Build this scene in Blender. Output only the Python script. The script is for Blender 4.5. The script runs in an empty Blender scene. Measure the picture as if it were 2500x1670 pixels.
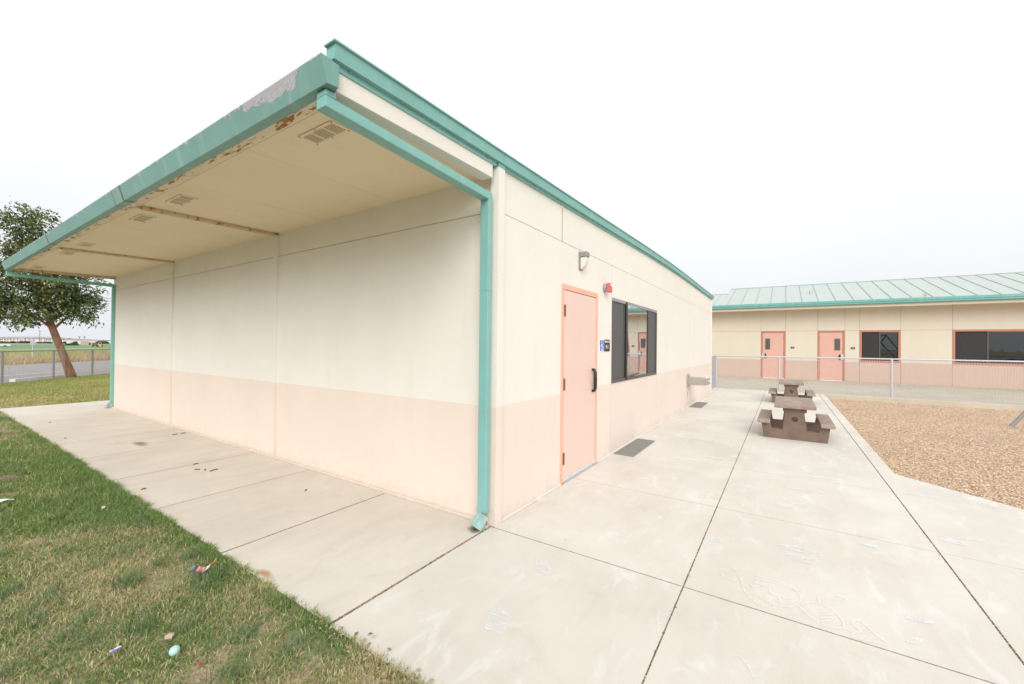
import bpy, math, random
import numpy as np
from mathutils import Vector, Matrix, noise as mnoise
random.seed(7); rng = np.random.default_rng(7)
S = bpy.context.scene
COL = S.collection
PI = math.pi

# ------------------------------------------------------------------ materials
def new_mat(name):
    m = bpy.data.materials.new(name); m.use_nodes = True
    nt = m.node_tree; bs = nt.nodes['Principled BSDF']
    return m, nt, bs
def nd(nt, t, **kw):
    n = nt.nodes.new(t)
    for k, v in kw.items():
        if k.startswith('i_'): n.inputs[k[2:].replace('_', ' ')].default_value = v
        else: setattr(n, k, v)
    return n
def objco(nt, scale=(1, 1, 1)):
    tc = nd(nt, 'ShaderNodeTexCoord'); mp = nd(nt, 'ShaderNodeMapping')
    mp.inputs['Scale'].default_value = scale
    nt.links.new(tc.outputs['Object'], mp.inputs['Vector'])
    return mp.outputs['Vector']
def noise(nt, vec, scale, detail=4, rough=.6, dist=0.):
    n = nd(nt, 'ShaderNodeTexNoise'); n.inputs['Scale'].default_value = scale
    n.inputs['Detail'].default_value = detail; n.inputs['Roughness'].default_value = rough
    n.inputs['Distortion'].default_value = dist
    nt.links.new(vec, n.inputs['Vector']); return n.outputs['Fac']
def ramp(nt, fac, a, b, ca=(0, 0, 0, 1), cb=(1, 1, 1, 1)):
    r = nd(nt, 'ShaderNodeValToRGB'); e = r.color_ramp.elements
    e[0].position = a; e[1].position = b; e[0].color = ca; e[1].color = cb
    nt.links.new(fac, r.inputs['Fac']); return r.outputs['Color']
def c4(c): return (c[0], c[1], c[2], 1)
def mix(nt, fac, a, b, mode='MIX'):
    n = nd(nt, 'ShaderNodeMix', data_type='RGBA', blend_type=mode)
    for s, v in ((0, fac), (6, a), (7, b)):
        if hasattr(v, 'links') or hasattr(v, 'is_linked'): nt.links.new(v, n.inputs[s])
        else: n.inputs[s].default_value = v if s == 0 else c4(v)
    return n.outputs[2]
def math_n(nt, op, a, b=0.):
    n = nd(nt, 'ShaderNodeMath', operation=op)
    for i, v in enumerate((a, b)):
        if hasattr(v, 'is_linked'): nt.links.new(v, n.inputs[i])
        else: n.inputs[i].default_value = v
    return n.outputs[0]
def bump(nt, bs, h, strength=.2, dist=.002):
    b = nd(nt, 'ShaderNodeBump'); b.inputs['Strength'].default_value = strength
    b.inputs['Distance'].default_value = dist
    nt.links.new(h, b.inputs['Height']); nt.links.new(b.outputs['Normal'], bs.inputs['Normal'])
def plain(name, c, rough=.6, var=.06, scale=6, metal=0., bmp=0., bscale=80):
    """paint / metal / plastic with faint uneven tone and optional fine surface relief"""
    m, nt, bs = new_mat(name); v = objco(nt)
    n = noise(nt, v, scale, 5)
    lo = tuple(max(0, x * (1 - var)) for x in c); hi = tuple(min(1, x * (1 + var)) for x in c)
    nt.links.new(ramp(nt, n, .3, .7, c4(lo), c4(hi)), bs.inputs['Base Color'])
    bs.inputs['Roughness'].default_value = rough; bs.inputs['Metallic'].default_value = metal
    if bmp: bump(nt, bs, noise(nt, v, bscale, 3), bmp)
    return m

def stucco(name, c, stain=(.5, .42, .3), amt=.16, grime=None):
    """painted plywood siding: fine relief, faint vertical drip streaks and specks of dirt"""
    m, nt, bs = new_mat(name); v = objco(nt)
    base = ramp(nt, noise(nt, v, 1.3, 5, .65), .3, .72, c4([x * .965 for x in c]), c4([min(1, x * 1.02) for x in c]))
    st = noise(nt, objco(nt, (5, 5, .45)), 1., 6, .6, .3)
    f = math_n(nt, 'MULTIPLY', ramp(nt, st, .56, .8), amt * .55)
    col = mix(nt, f, base, stain)
    sp = ramp(nt, noise(nt, v, 23, 2, .5), .735, .76)
    f2 = math_n(nt, 'MULTIPLY', sp, .22)
    col = mix(nt, f2, col, [x * .55 for x in stain])
    sx = nd(nt, 'ShaderNodeSeparateXYZ'); nt.links.new(v, sx.inputs[0])
    lowz = nd(nt, 'ShaderNodeMapRange'); lowz.inputs[1].default_value = .0; lowz.inputs[2].default_value = .28; lowz.inputs[3].default_value = 1; lowz.inputs[4].default_value = 0; nt.links.new(sx.outputs['Z'], lowz.inputs[0])
    sd_ = ramp(nt, math_n(nt, 'ADD', math_n(nt, 'MULTIPLY', lowz.outputs[0], .38), noise(nt, v, 9, 6, .7)), .70, .92)
    col = mix(nt, math_n(nt, 'MULTIPLY', sd_, .2), col, (.45, .35, .25))
    nt.links.new(col, bs.inputs['Base Color']); bs.inputs['Roughness'].default_value = .75
    bs.inputs['Specular IOR Level'].default_value = .3
    h = math_n(nt, 'ADD', noise(nt, v, 160, 3, .6), math_n(nt, 'MULTIPLY', noise(nt, v, 3.5, 2), 3.))
    bump(nt, bs, h, .25, .003)
    return m

M = {}
M['cream'] = stucco('cream_paint', (.765, .738, .685))
M['peach'] = stucco('peach_paint', (.745, .65, .575), (.55, .42, .32), .12)
M['cream_far'] = stucco('cream_paint_shaded', (.655, .595, .495), (.5, .4, .25), .15)  # near cream darkened: shade of the far eave put into the colour
M['peach_far'] = stucco('pink_paint_shaded', (.575, .43, .355), (.5, .36, .28), .12)  # deeper copy of the peach band, eave shade mixed into its colour
M['soffit'] = stucco('soffit_paint_shade_tinted', (.84, .715, .53), (.4, .3, .16), .22)  # tan tint puts the overhang's warm shade tone into the soffit colour
M['joint'] = plain('joint_shadow_filler', (.34, .24, .14), .9)
M['void'] = plain('dark_void', (.03, .028, .025), .9)

def teal_paint(name, c, peel=False):
    m, nt, bs = new_mat(name); v = objco(nt)
    base = ramp(nt, noise(nt, v, 3, 4), .3, .7, c4([x * .93 for x in c]), c4([x * 1.05 for x in c]))
    streak = math_n(nt, 'MULTIPLY', ramp(nt, noise(nt, objco(nt, (3, 3, .35)), 2.5, 4), .55, .75), .22)
    col = mix(nt, streak, base, (.52, .66, .64))
    if peel:
        sx = nd(nt, 'ShaderNodeSeparateXYZ'); tc = nd(nt, 'ShaderNodeTexCoord'); nt.links.new(tc.outputs['Object'], sx.inputs[0])
        def win(sock, a, b, c_, d):
            u = nd(nt, 'ShaderNodeMapRange', interpolation_type='SMOOTHSTEP'); u.inputs[1].default_value = a; u.inputs[2].default_value = b
            w = nd(nt, 'ShaderNodeMapRange', interpolation_type='SMOOTHSTEP'); w.inputs[1].default_value = c_; w.inputs[2].default_value = d; w.inputs[3].default_value = 1; w.inputs[4].default_value = 0
            nt.links.new(sock, u.inputs[0]); nt.links.new(sock, w.inputs[0])
            return math_n(nt, 'MULTIPLY', u.outputs[0], w.outputs[0])
        my = win(sx.outputs['Y'], .10, .26, .35, 1.05); mz = win(sx.outputs['Z'], 2.835, 2.885, 2.95, 2.97)
        big = math_n(nt, 'MULTIPLY', math_n(nt, 'MULTIPLY', my, mz), .36)
        edge = math_n(nt, 'MULTIPLY', win(sx.outputs['Z'], 2.885, 2.935, 2.97, 3.0), .21)
        n1 = noise(nt, objco(nt, (1, 1.6, 3.4)), 6.5, 7, .68, .5)
        f = ramp(nt, math_n(nt, 'ADD', n1, math_n(nt, 'ADD', big, edge)), .735, .745)
        metal = ramp(nt, noise(nt, objco(nt, (60, 60, 8)), 3, 4, .7), .35, .7, (.30, .295, .325, 1), (.58, .575, .62, 1))
        col = mix(nt, f, col, metal)
        rust = math_n(nt, 'MULTIPLY', ramp(nt, noise(nt, v, 9, 5, .6), .69, .75), .5)
        col = mix(nt, rust, col, (.24, .13, .07))
        bump(nt, bs, math_n(nt, 'MULTIPLY', f, -1.), .9, .003)
    nt.links.new(col, bs.inputs['Base Color']); bs.inputs['Roughness'].default_value = .5
    return m
M['teal'] = teal_paint('teal_paint', (.205, .445, .415))
M['teal_far'] = teal_paint('teal_gutter_paint_far', (.15, .39, .36))
M['teal_gut'] = teal_paint('teal_peeling_paint', (.17, .345, .315), True)

def rusty(name, c, amount):
    m, nt, bs = new_mat(name); v = objco(nt)
    n = noise(nt, objco(nt, (4, 1, 4)), 4.5, 6, .7)
    f = ramp(nt, n, amount, amount + .06)
    r = ramp(nt, noise(nt, v, 40, 4), .3, .7, (.20, .06, .015, 1), (.50, .22, .05, 1))
    nt.links.new(mix(nt, f, c, r), bs.inputs['Base Color']); bs.inputs['Roughness'].default_value = .85
    return m
M['rust_seam'] = rusty('grey_brown_sealant', (.22, .20, .18), .5)
M['rust_lip'] = rusty('rusting_soffit_edge', (.76, .66, .50), .525)
M['rust_beam'] = rusty('stained_soffit_batten', (.60, .47, .31), .56)
M['rust_light'] = rusty('lightly_stained_trim', (.77, .64, .455), .66)

M['door'] = plain('salmon_door_paint', (.755, .555, .485), .45, .02, 2)
M['door_frame'] = plain('salmon_frame_paint', (.79, .43, .325), .5, .04, 4)
M['door_far'] = plain('salmon_door_paint_shaded', (.65, .385, .31), .5, .03, 3)  # same salmon as the near door, darkened in colour for eave shade
M['frame_far'] = plain('salmon_frame_paint_shaded', (.47, .20, .145), .55, .05, 4)  # near frame salmon with the shade under the eave painted in
M['alu_dark'] = plain('dark_bronze_aluminium', (.085, .085, .088), .4, .1, 9)
M['alu_gray'] = plain('grey_window_channel', (.28, .28, .29), .45, .1, 9)
M['black'] = plain('black_plastic', (.018, .017, .018), .4)
M['white'] = plain('white_plastic', (.84, .83, .81), .4)
M['steel'] = plain('stainless_steel', (.44, .41, .38), .42, .08, 9, .6)
M['galv'] = plain('galvanised_steel', (.56, .57, .60), .42, .10, 30, .35)
M['galv_dark'] = plain('weathered_galvanised_steel', (.30, .30, .31), .55, .12, 30, .2)
M['brass'] = plain('brown_hinge', (.17, .08, .035), .5)
M['grey_box'] = plain('grey_housing_paint', (.36, .36, .35), .5)
M['lamp_gray'] = plain('lamp_casting_paint', (.26, .255, .25), .5, .08, 20)
M['red'] = plain('red_alarm_plastic', (.60, .13, .13), .4, .05, 10)
M['blue'] = plain('sign_blue', (.06, .19, .58), .4, .03)
M['grate'] = plain('grey_grate_metal', (.26, .25, .235), .7, .15, 40)
M['roof_mem'] = plain('dark_roof_membrane', (.09, .085, .08), .9, .2, 15)
M['asphalt'] = plain('worn_asphalt', (.33, .31, .30), .95, .12, 2.2, bmp=.2)
M['line'] = plain('worn_white_road_paint', (.72, .72, .70), .8, .1, 5)

def screen_mat():
    m, nt, bs = new_mat('dark_window_screen'); v = objco(nt)
    n = noise(nt, objco(nt, (30, 30, 1)), 2, 3)
    nt.links.new(ramp(nt, n, .3, .7, (.068, .07, .073, 1), (.10, .102, .104, 1)), bs.inputs['Base Color'])
    bs.inputs['Roughness'].default_value = .55; return m
M['screen'] = screen_mat()
def glass_mat(name, gl, tint, rough=.01):
    m, nt, bs = new_mat(name); nt.nodes.remove(bs)
    out = nt.nodes['Material Output']
    g = nd(nt, 'ShaderNodeBsdfGlossy'); g.inputs['Color'].default_value = (.9, .93, .95, 1); g.inputs['Roughness'].default_value = rough
    t = nd(nt, 'ShaderNodeBsdfTransparent'); t.inputs['Color'].default_value = c4(tint)
    mx = nd(nt, 'ShaderNodeMixShader'); mx.inputs[0].default_value = gl
    # slightly wavy pane
    b = nd(nt, 'ShaderNodeBump'); b.inputs['Strength'].default_value = .05; b.inputs['Distance'].default_value = .02
    nt.links.new(noise(nt, objco(nt), 2.2, 1), b.inputs['Height']); nt.links.new(b.outputs[0], g.inputs['Normal'])
    nt.links.new(t.outputs[0], mx.inputs[1]); nt.links.new(g.outputs[0], mx.inputs[2]); nt.links.new(mx.outputs[0], out.inputs[0])
    return m
M['glass'] = glass_mat('reflective_window_glass', .72, (.8, .84, .84))
M['glass_far'] = glass_mat('dark_window_glass', .10, (.35, .36, .36))
M['lamp_white'] = plain('frosted_lamp_plastic', (.70, .69, .655), .35, .03)

def concrete(name, c, dirt=.5, smudge=True):
    m, nt, bs = new_mat(name); v = objco(nt)
    col = ramp(nt, noise(nt, v, .9, 6, .62, .3), .28, .74, c4([c[0] * .87, c[1] * .855, c[2] * .83]), c4([min(1, x * 1.05) for x in c]))
    # broom-finish streaks, blotchy stains, sand grain
    st = ramp(nt, noise(nt, objco(nt, (.45, 2.6, 1)), 2.0, 6, .65, .6), .50, .72)
    col = mix(nt, math_n(nt, 'MULTIPLY', st, .34 * dirt), col, (.46, .40, .33))
    s2 = ramp(nt, noise(nt, v, 2.4, 5, .6, 1.), .60, .70)
    col = mix(nt, math_n(nt, 'MULTIPLY', s2, .22 * dirt), col, (.40, .33, .25))
    s3 = ramp(nt, noise(nt, v, 12, 3, .6), .71, .76)
    col = mix(nt, math_n(nt, 'MULTIPLY', s3, .24), col, (.28, .22, .15))
    gr = ramp(nt, noise(nt, v, 260, 2, .5), .3, .7, (.90, .90, .90, 1), (1.06, 1.06, 1.06, 1))
    col = mix(nt, 1., col, gr, 'MULTIPLY')
    if smudge:                                                   # rubbed-out chalk
        sm = ramp(nt, noise(nt, objco(nt, (1.1, 2.6, 1)), 1.9, 7, .68, .9), .56, .68)
        col = mix(nt, math_n(nt, 'MULTIPLY', sm, .42), col, (.76, .775, .79))
    nt.links.new(col, bs.inputs['Base Color']); bs.inputs['Roughness'].default_value = .88
    bs.inputs['Specular IOR Level'].default_value = .25
    bump(nt, bs, math_n(nt, 'ADD', noise(nt, v, 190, 3), math_n(nt, 'MULTIPLY', noise(nt, v, 14, 4), 2.)), .18, .003)
    return m
M['conc'] = concrete('sunbleached_concrete', (.685, .65, .595))
M['conc_side'] = concrete('walk_concrete', (.69, .645, .575), .8, False)
M['conc_far'] = concrete('walkway_concrete', (.54, .495, .42), .7, False)
M['slab_edge'] = plain('soiled_slab_edge', (.36, .30, .235), .95, .3, 30)
M['kerb'] = concrete('kerb_concrete', (.58, .53, .44), .6, False)
def grit():
    m, nt, bs = new_mat('joint_grit'); v = objco(nt)
    nt.links.new(ramp(nt, noise(nt, v, 55, 4, .7), .38, .66, (.16, .125, .085, 1), (.56, .46, .34, 1)), bs.inputs['Base Color'])
    bs.inputs['Roughness'].default_value = .95; bump(nt, bs, noise(nt, v, 70, 3), .8, .01); return m
M['grit'] = grit()
def soil():
    m, nt, bs = new_mat('thatch_and_soil'); v = objco(nt)
    a = ramp(nt, noise(nt, v, 60, 4, .7), .3, .72, (.22, .165, .10, 1), (.54, .43, .29, 1))
    b = ramp(nt, noise(nt, v, 75, 4, .7), .3, .72, (.06, .09, .02, 1), (.20, .25, .07, 1))
    f = ramp(nt, noise(nt, v, 1.7, 5, .6), .42, .62)
    nt.links.new(mix(nt, f, a, b), bs.inputs['Base Color']); bs.inputs['Roughness'].default_value = .95
    bump(nt, bs, noise(nt, v, 45, 4), .7, .02); return m
M['soil'] = soil()
M['farland'] = plain('dry_far_land', (.33, .30, .19), .95, .25, .05)
def mound():
    m, nt, bs = new_mat('loose_dug_earth'); v = objco(nt)
    nt.links.new(ramp(nt, noise(nt, v, 60, 5, .7), .3, .72, (.15, .095, .07, 1), (.38, .28, .22, 1)), bs.inputs['Base Color'])
    bs.inputs['Roughness'].default_value = .95; bump(nt, bs, noise(nt, v, 90, 4), 1., .015); return m
M['mound'] = mound()
def chipbed():
    m, nt, bs = new_mat('wood_chip_bed'); v = objco(nt)
    vo = nd(nt, 'ShaderNodeTexVoronoi'); vo.inputs['Scale'].default_value = 42
    mp = objco(nt, (1, .55, 1)); nt.links.new(mp, vo.inputs['Vector'])
    col = ramp(nt, vo.outputs['Color'], .2, .8, (.38, .27, .17, 1), (.70, .55, .40, 1))
    big = ramp(nt, noise(nt, v, .55, 4), .35, .65, (.92, .9, .9, 1), (1.05, 1, .95, 1))
    nt.links.new(mix(nt, 1., col, big, 'MULTIPLY'), bs.inputs['Base Color']); bs.inputs['Roughness'].default_value = .9
    bump(nt, bs, vo.outputs['Distance'], .8, .02); return m
M['chipbed'] = chipbed()
def attr_mat(name, rough=.7, trans=.0, attr='col'):
    m, nt, bs = new_mat(name)
    a = nd(nt, 'ShaderNodeAttribute', attribute_name=attr)
    nt.links.new(a.outputs['Color'], bs.inputs['Base Color']); bs.inputs['Roughness'].default_value = rough
    bs.inputs['Specular IOR Level'].default_value = .3
    if trans:
        out = nt.nodes['Material Output']; t = nd(nt, 'ShaderNodeBsdfTranslucent'); nt.links.new(a.outputs['Color'], t.inputs['Color'])
        mx = nd(nt, 'ShaderNodeMixShader'); mx.inputs[0].default_value = trans
        nt.links.new(bs.outputs[0], mx.inputs[1]); nt.links.new(t.outputs[0], mx.inputs[2]); nt.links.new(mx.outputs[0], out.inputs[0])
    return m
M['blade'] = attr_mat('grass_blades', .75, .25)
M['chip'] = attr_mat('wood_chips', .85)
M['leaf'] = attr_mat('glossy_leaves', .38, .2)
def bark():
    m, nt, bs = new_mat('reddish_bark'); v = objco(nt, (1, 1, .35))
    c = ramp(nt, noise(nt, v, 7, 6, .65), .3, .7, (.17, .085, .05, 1), (.36, .20, .13, 1))
    c = mix(nt, math_n(nt, 'MULTIPLY', ramp(nt, noise(nt, objco(nt, (1, 1, .5)), 2.3, 4), .58, .68), .7), c, (.07, .05, .04))
    nt.links.new(c, bs.inputs['Base Color']); bs.inputs['Roughness'].default_value = .9
    bump(nt, bs, noise(nt, v, 18, 5), .7, .02); return m
M['bark'] = bark()
def tablemat(name, c, worn, lo=.42, hi=.62):
    m, nt, bs = new_mat(name); v = objco(nt)
    col = ramp(nt, noise(nt, v, 5, 6, .65), lo, hi, c4(c), c4(worn))
    gr = ramp(nt, noise(nt, v, 220, 2), .3, .7, (.85, .85, .85, 1), (1.1, 1.1, 1.1, 1))
    nt.links.new(mix(nt, 1., col, gr, 'MULTIPLY'), bs.inputs['Base Color']); bs.inputs['Roughness'].default_value = .8
    bump(nt, bs, noise(nt, v, 90, 4), .35, .004); return m
M['tab_leg'] = tablemat('brown_cast_concrete', (.165, .113, .085), (.205, .145, .112))
M['tab_top'] = tablemat('worn_brown_concrete', (.285, .212, .172), (.385, .31, .27))
def seamroof():
    m, nt, bs = new_mat('pale_green_metal_roof'); v = objco(nt)
    c = ramp(nt, noise(nt, objco(nt, (.25, 3.2, .25)), 1.3, 5), .3, .7, (.43, .49, .468, 1), (.455, .515, .49, 1))
    c = mix(nt, math_n(nt, 'MULTIPLY', ramp(nt, noise(nt, v, .7, 5), .5, .7), .35), c, (.52, .53, .51))
    nt.links.new(c, bs.inputs['Base Color']); bs.inputs['Roughness'].default_value = .6; return m
M['seamroof'] = seamroof()
M['seam'] = plain('roof_seam_edge', (.345, .40, .39), .6)
def field(name, a, b, rows):
    m, nt, bs = new_mat(name); v = objco(nt)
    w = nd(nt, 'ShaderNodeTexWave', wave_type='BANDS', bands_direction='X'); w.inputs['Scale'].default_value = rows
    w.inputs['Distortion'].default_value = 1.; nt.links.new(v, w.inputs['Vector'])
    f = math_n(nt, 'ADD', math_n(nt, 'MULTIPLY', w.outputs['Fac'], .4), math_n(nt, 'MULTIPLY', noise(nt, v, .12, 5), .6))
    nt.links.new(ramp(nt, f, .3, .7, c4(a), c4(b)), bs.inputs['Base Color']); bs.inputs['Roughness'].default_value = .95; return m
M['f1'] = field('bright_green_crop', (.14, .24, .06), (.30, .37, .13), .5)
M['f2'] = field('blue_green_crop', (.10, .20, .11), (.17, .28, .15), .3)
M['f3'] = field('bare_brown_strip', (.30, .22, .15), (.42, .33, .24), .3)
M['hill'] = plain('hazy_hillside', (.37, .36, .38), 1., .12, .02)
M['hwall'] = plain('far_white_render', (.74, .71, .66), .9, .04, .5)
M['hroof'] = plain('far_grey_brown_roof', (.34, .30, .28), .9, .1, .5)
M['hwin'] = plain('far_window_glass', (.10, .11, .12), .3)
M['yellow'] = plain('yellow_machine_paint', (.68, .46, .06), .5)
M['machine'] = plain('dark_machine_steel', (.08, .085, .07), .7)
M['pinkshed'] = plain('faded_pink_shed_wall', (.52, .40, .35), .8)
M['wood'] = plain('weathered_pole_wood', (.20, .16, .125), .9, .15, 5)
M['foil'] = attr_mat('printed_foil_wrapper', .35)
M['egg'] = plain('mint_plastic_shell', (.46, .74, .66), .4, .02)
M['stone'] = tablemat('dusty_stone', (.42, .32, .26), (.55, .44, .37))
M['paper'] = plain('white_paper', (.82, .81, .79), .8, .04, 20)
M['bluepaper'] = plain('blue_printed_wrapper', (.16, .17, .48), .5)
M['redbit'] = plain('red_plastic_scrap', (.5, .05, .04), .5)
M['twig'] = plain('dry_twig', (.16, .11, .07), .9)
def chalkmat(name, c, lo, hi, top, sc=None):
    m, nt, bs = new_mat(name); out = nt.nodes['Material Output']
    bs.inputs['Base Color'].default_value = c4(c); bs.inputs['Roughness'].default_value = 1
    t = nd(nt, 'ShaderNodeBsdfTransparent'); mx = nd(nt, 'ShaderNodeMixShader')
    f = math_n(nt, 'MULTIPLY', ramp(nt, noise(nt, objco(nt, sc or (1, 1, 1)), 95 if sc is None else 1.6, 5, .7), lo, hi), top)
    nt.links.new(f, mx.inputs[0]); nt.links.new(t.outputs[0], mx.inputs[1]); nt.links.new(bs.outputs[0], mx.inputs[2]); nt.links.new(mx.outputs[0], out.inputs[0])
    return m
M['chalk'] = chalkmat('pale_pink_chalk', (.88, .80, .785), .25, .6, .5)
M['chalkb'] = chalkmat('pale_blue_chalk', (.80, .84, .87), .40, .72, .85, (16, 5, 1))

# ------------------------------------------------------------------ mesh helpers
class MB:
    def __init__(s): s.v = []; s.f = []; s.m = []
    def add(s, vs, fs, mi=0):
        o = len(s.v); s.v += [tuple(v) for v in vs]; s.f += [tuple(i + o for i in f) for f in fs]; s.m += [mi] * len(fs); return s
    def box(s, x0, x1, y0, y1, z0, z1, mi=0, T=None, top=None):
        x0, x1 = min(x0, x1), max(x0, x1); y0, y1 = min(y0, y1), max(y0, y1); z0, z1 = min(z0, z1), max(z0, z1)
        vs = [Vector(p) for p in ((x0, y0, z0), (x1, y0, z0), (x1, y1, z0), (x0, y1, z0), (x0, y0, z1), (x1, y0, z1), (x1, y1, z1), (x0, y1, z1))]
        if T is not None: vs = [T @ v for v in vs]
        s.add(vs, [(0, 3, 2, 1), (0, 1, 5, 4), (1, 2, 6, 5), (2, 3, 7, 6), (3, 0, 4, 7)], mi)
        s.add([vs[i] for i in (4, 5, 6, 7)], [(0, 1, 2, 3)], mi if top is None else top); return s
    def prism(s, poly, axis, a, b, mi=0):
        """poly in the two other axes (x: (y,z), y: (x,z), z: (x,y)); extruded from a to b along axis"""
        def P(p, t): return {'x': (t, p[0], p[1]), 'y': (p[0], t, p[1]), 'z': (p[0], p[1], t)}[axis]
        n = len(poly); vs = [P(p, a) for p in poly] + [P(p, b) for p in poly]
        fs = [tuple(range(n)), tuple(range(2 * n - 1, n - 1, -1))] + [(i, i + n, (i + 1) % n + n, (i + 1) % n) for i in range(n)]
        return s.add(vs, fs, mi)
    def sweep(s, sec, xs, zf, mi=0):
        n = len(sec); vs = []
        for x in xs: vs += [(x, y, zf(x) + dz) for y, dz in sec]
        fs = []
        for k in range(len(xs) - 1):
            fs += [(k * n + i, k * n + (i + 1) % n, (k + 1) * n + (i + 1) % n, (k + 1) * n + i) for i in range(n)]
        fs += [tuple(range(n - 1, -1, -1)), tuple(range((len(xs) - 1) * n, len(xs) * n))]
        return s.add(vs, fs, mi)
    def tube(s, p0, p1, r0, r1=None, n=12, mi=0, caps=True):
        r1 = r0 if r1 is None else r1; p0 = Vector(p0); p1 = Vector(p1); d = (p1 - p0).normalized()
        a = d.orthogonal().normalized(); b = d.cross(a); vs = []
        for p, r in ((p0, r0), (p1, r1)):
            vs += [p + (a * math.cos(t) + b * math.sin(t)) * r for t in [2 * PI * k / n for k in range(n)]]
        fs = [(i, (i + 1) % n, (i + 1) % n + n, i + n) for i in range(n)]
        if caps: fs += [tuple(range(n - 1, -1, -1)), tuple(range(n, 2 * n))]
        return s.add(vs, fs, mi)
    def path(s, pts, rs, n=12, mi=0):
        vs = []; N = len(pts); pts = [Vector(p) for p in pts]
        for k in range(N):
            d = (pts[min(k + 1, N - 1)] - pts[max(k - 1, 0)]).normalized()
            a = d.cross(Vector((0.13, 1, 0.07))).normalized(); b = d.cross(a)
            vs += [pts[k] + (a * math.cos(2 * PI * i / n) + b * math.sin(2 * PI * i / n)) * rs[k] for i in range(n)]
        fs = [(k * n + i, k * n + (i + 1) % n, (k + 1) * n + (i + 1) % n, (k + 1) * n + i) for k in range(N - 1) for i in range(n)]
        fs += [tuple(range(n - 1, -1, -1)), tuple(range((N - 1) * n, N * n))]
        return s.add(vs, fs, mi)
    def build(s, name, mats, parent=None, smooth=False, bevel=0, loc=None):
        me = bpy.data.meshes.new(name); me.from_pydata(s.v, [], s.f)
        mats = mats if isinstance(mats, (list, tuple)) else [mats]
        for m in mats: me.materials.append(m)
        if len(mats) > 1: me.polygons.foreach_set('material_index', s.m)
        me.update()
        import bmesh
        bm = bmesh.new(); bm.from_mesh(me); bmesh.ops.remove_doubles(bm, verts=bm.verts, dist=1e-5) if bevel or smooth else None
        bmesh.ops.recalc_face_normals(bm, faces=bm.faces)
        if smooth:
            for f in bm.faces: f.smooth = True
        bm.to_mesh(me); bm.free()
        o = bpy.data.objects.new(name, me); COL.objects.link(o)
        if parent: o.parent = parent
        if loc: o.location = loc
        if bevel:
            b = o.modifiers.new('edge', 'BEVEL'); b.width = bevel; b.segments = 2; b.limit_method = 'ANGLE'; b.angle_limit = math.radians(35)
            if smooth is False:
                for p in me.polygons: p.use_smooth = False
        if smooth:
            me.set_sharp_from_angle(angle=math.radians(40))
        return o
def tag(o, label, cat, group=None):
    o['label'] = label; o['category'] = cat
    if group: o['group'] = group
    return o
def kind(o, k): o['kind'] = k; return o
def thing(name, label, cat, loc=(0, 0, 0), group=None):
    o = bpy.data.objects.new(name, None); COL.objects.link(o); o.location = loc
    o.empty_display_size = .2
    return tag(o, label, cat, group)
def copy_tree(o, parent=None):
    c = o.copy(); COL.objects.link(c)
    if parent: c.parent = parent
    for ch in list(o.children): copy_tree(ch, c)
    return c
def raw_mesh(name, verts, faces_flat, starts, mat, colors=None, parent=None):
    """verts (N,3); faces_flat loop vertex indices; starts loop start per polygon"""
    me = bpy.data.meshes.new(name)
    me.vertices.add(len(verts)); me.vertices.foreach_set('co', np.asarray(verts, np.float32).ravel())
    me.loops.add(len(faces_flat)); me.loops.foreach_set('vertex_index', np.asarray(faces_flat, np.int32))
    me.polygons.add(len(starts)); me.polygons.foreach_set('loop_start', np.asarray(starts, np.int32))
    if colors is not None:
        a = me.attributes.new('col', 'FLOAT_COLOR', 'POINT')
        c = np.ones((len(verts), 4), np.float32); c[:, :3] = colors; a.data.foreach_set('color', c.ravel())
    me.materials.append(mat); me.update(calc_edges=True); me.validate()
    o = bpy.data.objects.new(name, me); COL.objects.link(o)
    if parent: o.parent = parent
    return o
_lat = rng.random((257, 257))
def vnoise(x, y, s):
    x = np.asarray(x) * s + 91.3; y = np.asarray(y) * s + 47.7
    xi = np.floor(x).astype(int); yi = np.floor(y).astype(int); fx = x - xi; fy = y - yi
    fx = fx * fx * (3 - 2 * fx); fy = fy * fy * (3 - 2 * fy)
    g = lambda a, b: _lat[a % 257, b % 257]
    return (g(xi, yi) * (1 - fx) + g(xi + 1, yi) * fx) * (1 - fy) + (g(xi, yi + 1) * (1 - fx) + g(xi + 1, yi + 1) * fx) * fy
def fbm(x, y, s): return .5 * vnoise(x, y, s) + .3 * vnoise(x, y, s * 2.1) + .2 * vnoise(x, y, s * 4.3)
def blades(name, x, y, z, h, w, col, lean=.6, parent=None):
    n = len(x); az = rng.random(n) * 2 * PI; la = rng.random(n) * 2 * PI; ln = h * (rng.random(n) ** .7) * lean
    dx, dy = np.cos(az) * w / 2, np.sin(az) * w / 2; lx, ly = np.cos(la) * ln, np.sin(la) * ln
    V = np.zeros((n, 5, 3)); hh = np.sqrt(np.maximum(h * h - ln * ln * .6, h * h * .15))
    V[:, 0] = np.stack([x - dx, y - dy, z], 1); V[:, 1] = np.stack([x + dx, y + dy, z], 1)
    V[:, 2] = np.stack([x + dx * .8 + lx * .35, y + dy * .8 + ly * .35, z + hh * .55], 1)
    V[:, 3] = np.stack([x - dx * .8 + lx * .35, y - dy * .8 + ly * .35, z + hh * .55], 1)
    V[:, 4] = np.stack([x + lx, y + ly, z + hh], 1)
    base = np.arange(n)[:, None] * 5
    fl = (base + np.array([[0, 1, 2, 3, 3, 2, 4]])).ravel()
    st = (np.arange(n)[:, None] * 7 + np.array([[0, 4]])).ravel()
    C = np.repeat(col[:, None, :], 5, 1); C[:, :2] *= .8
    return raw_mesh(name, V.reshape(-1, 3), fl, st, M['blade'], C.reshape(-1, 3), parent)

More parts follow.
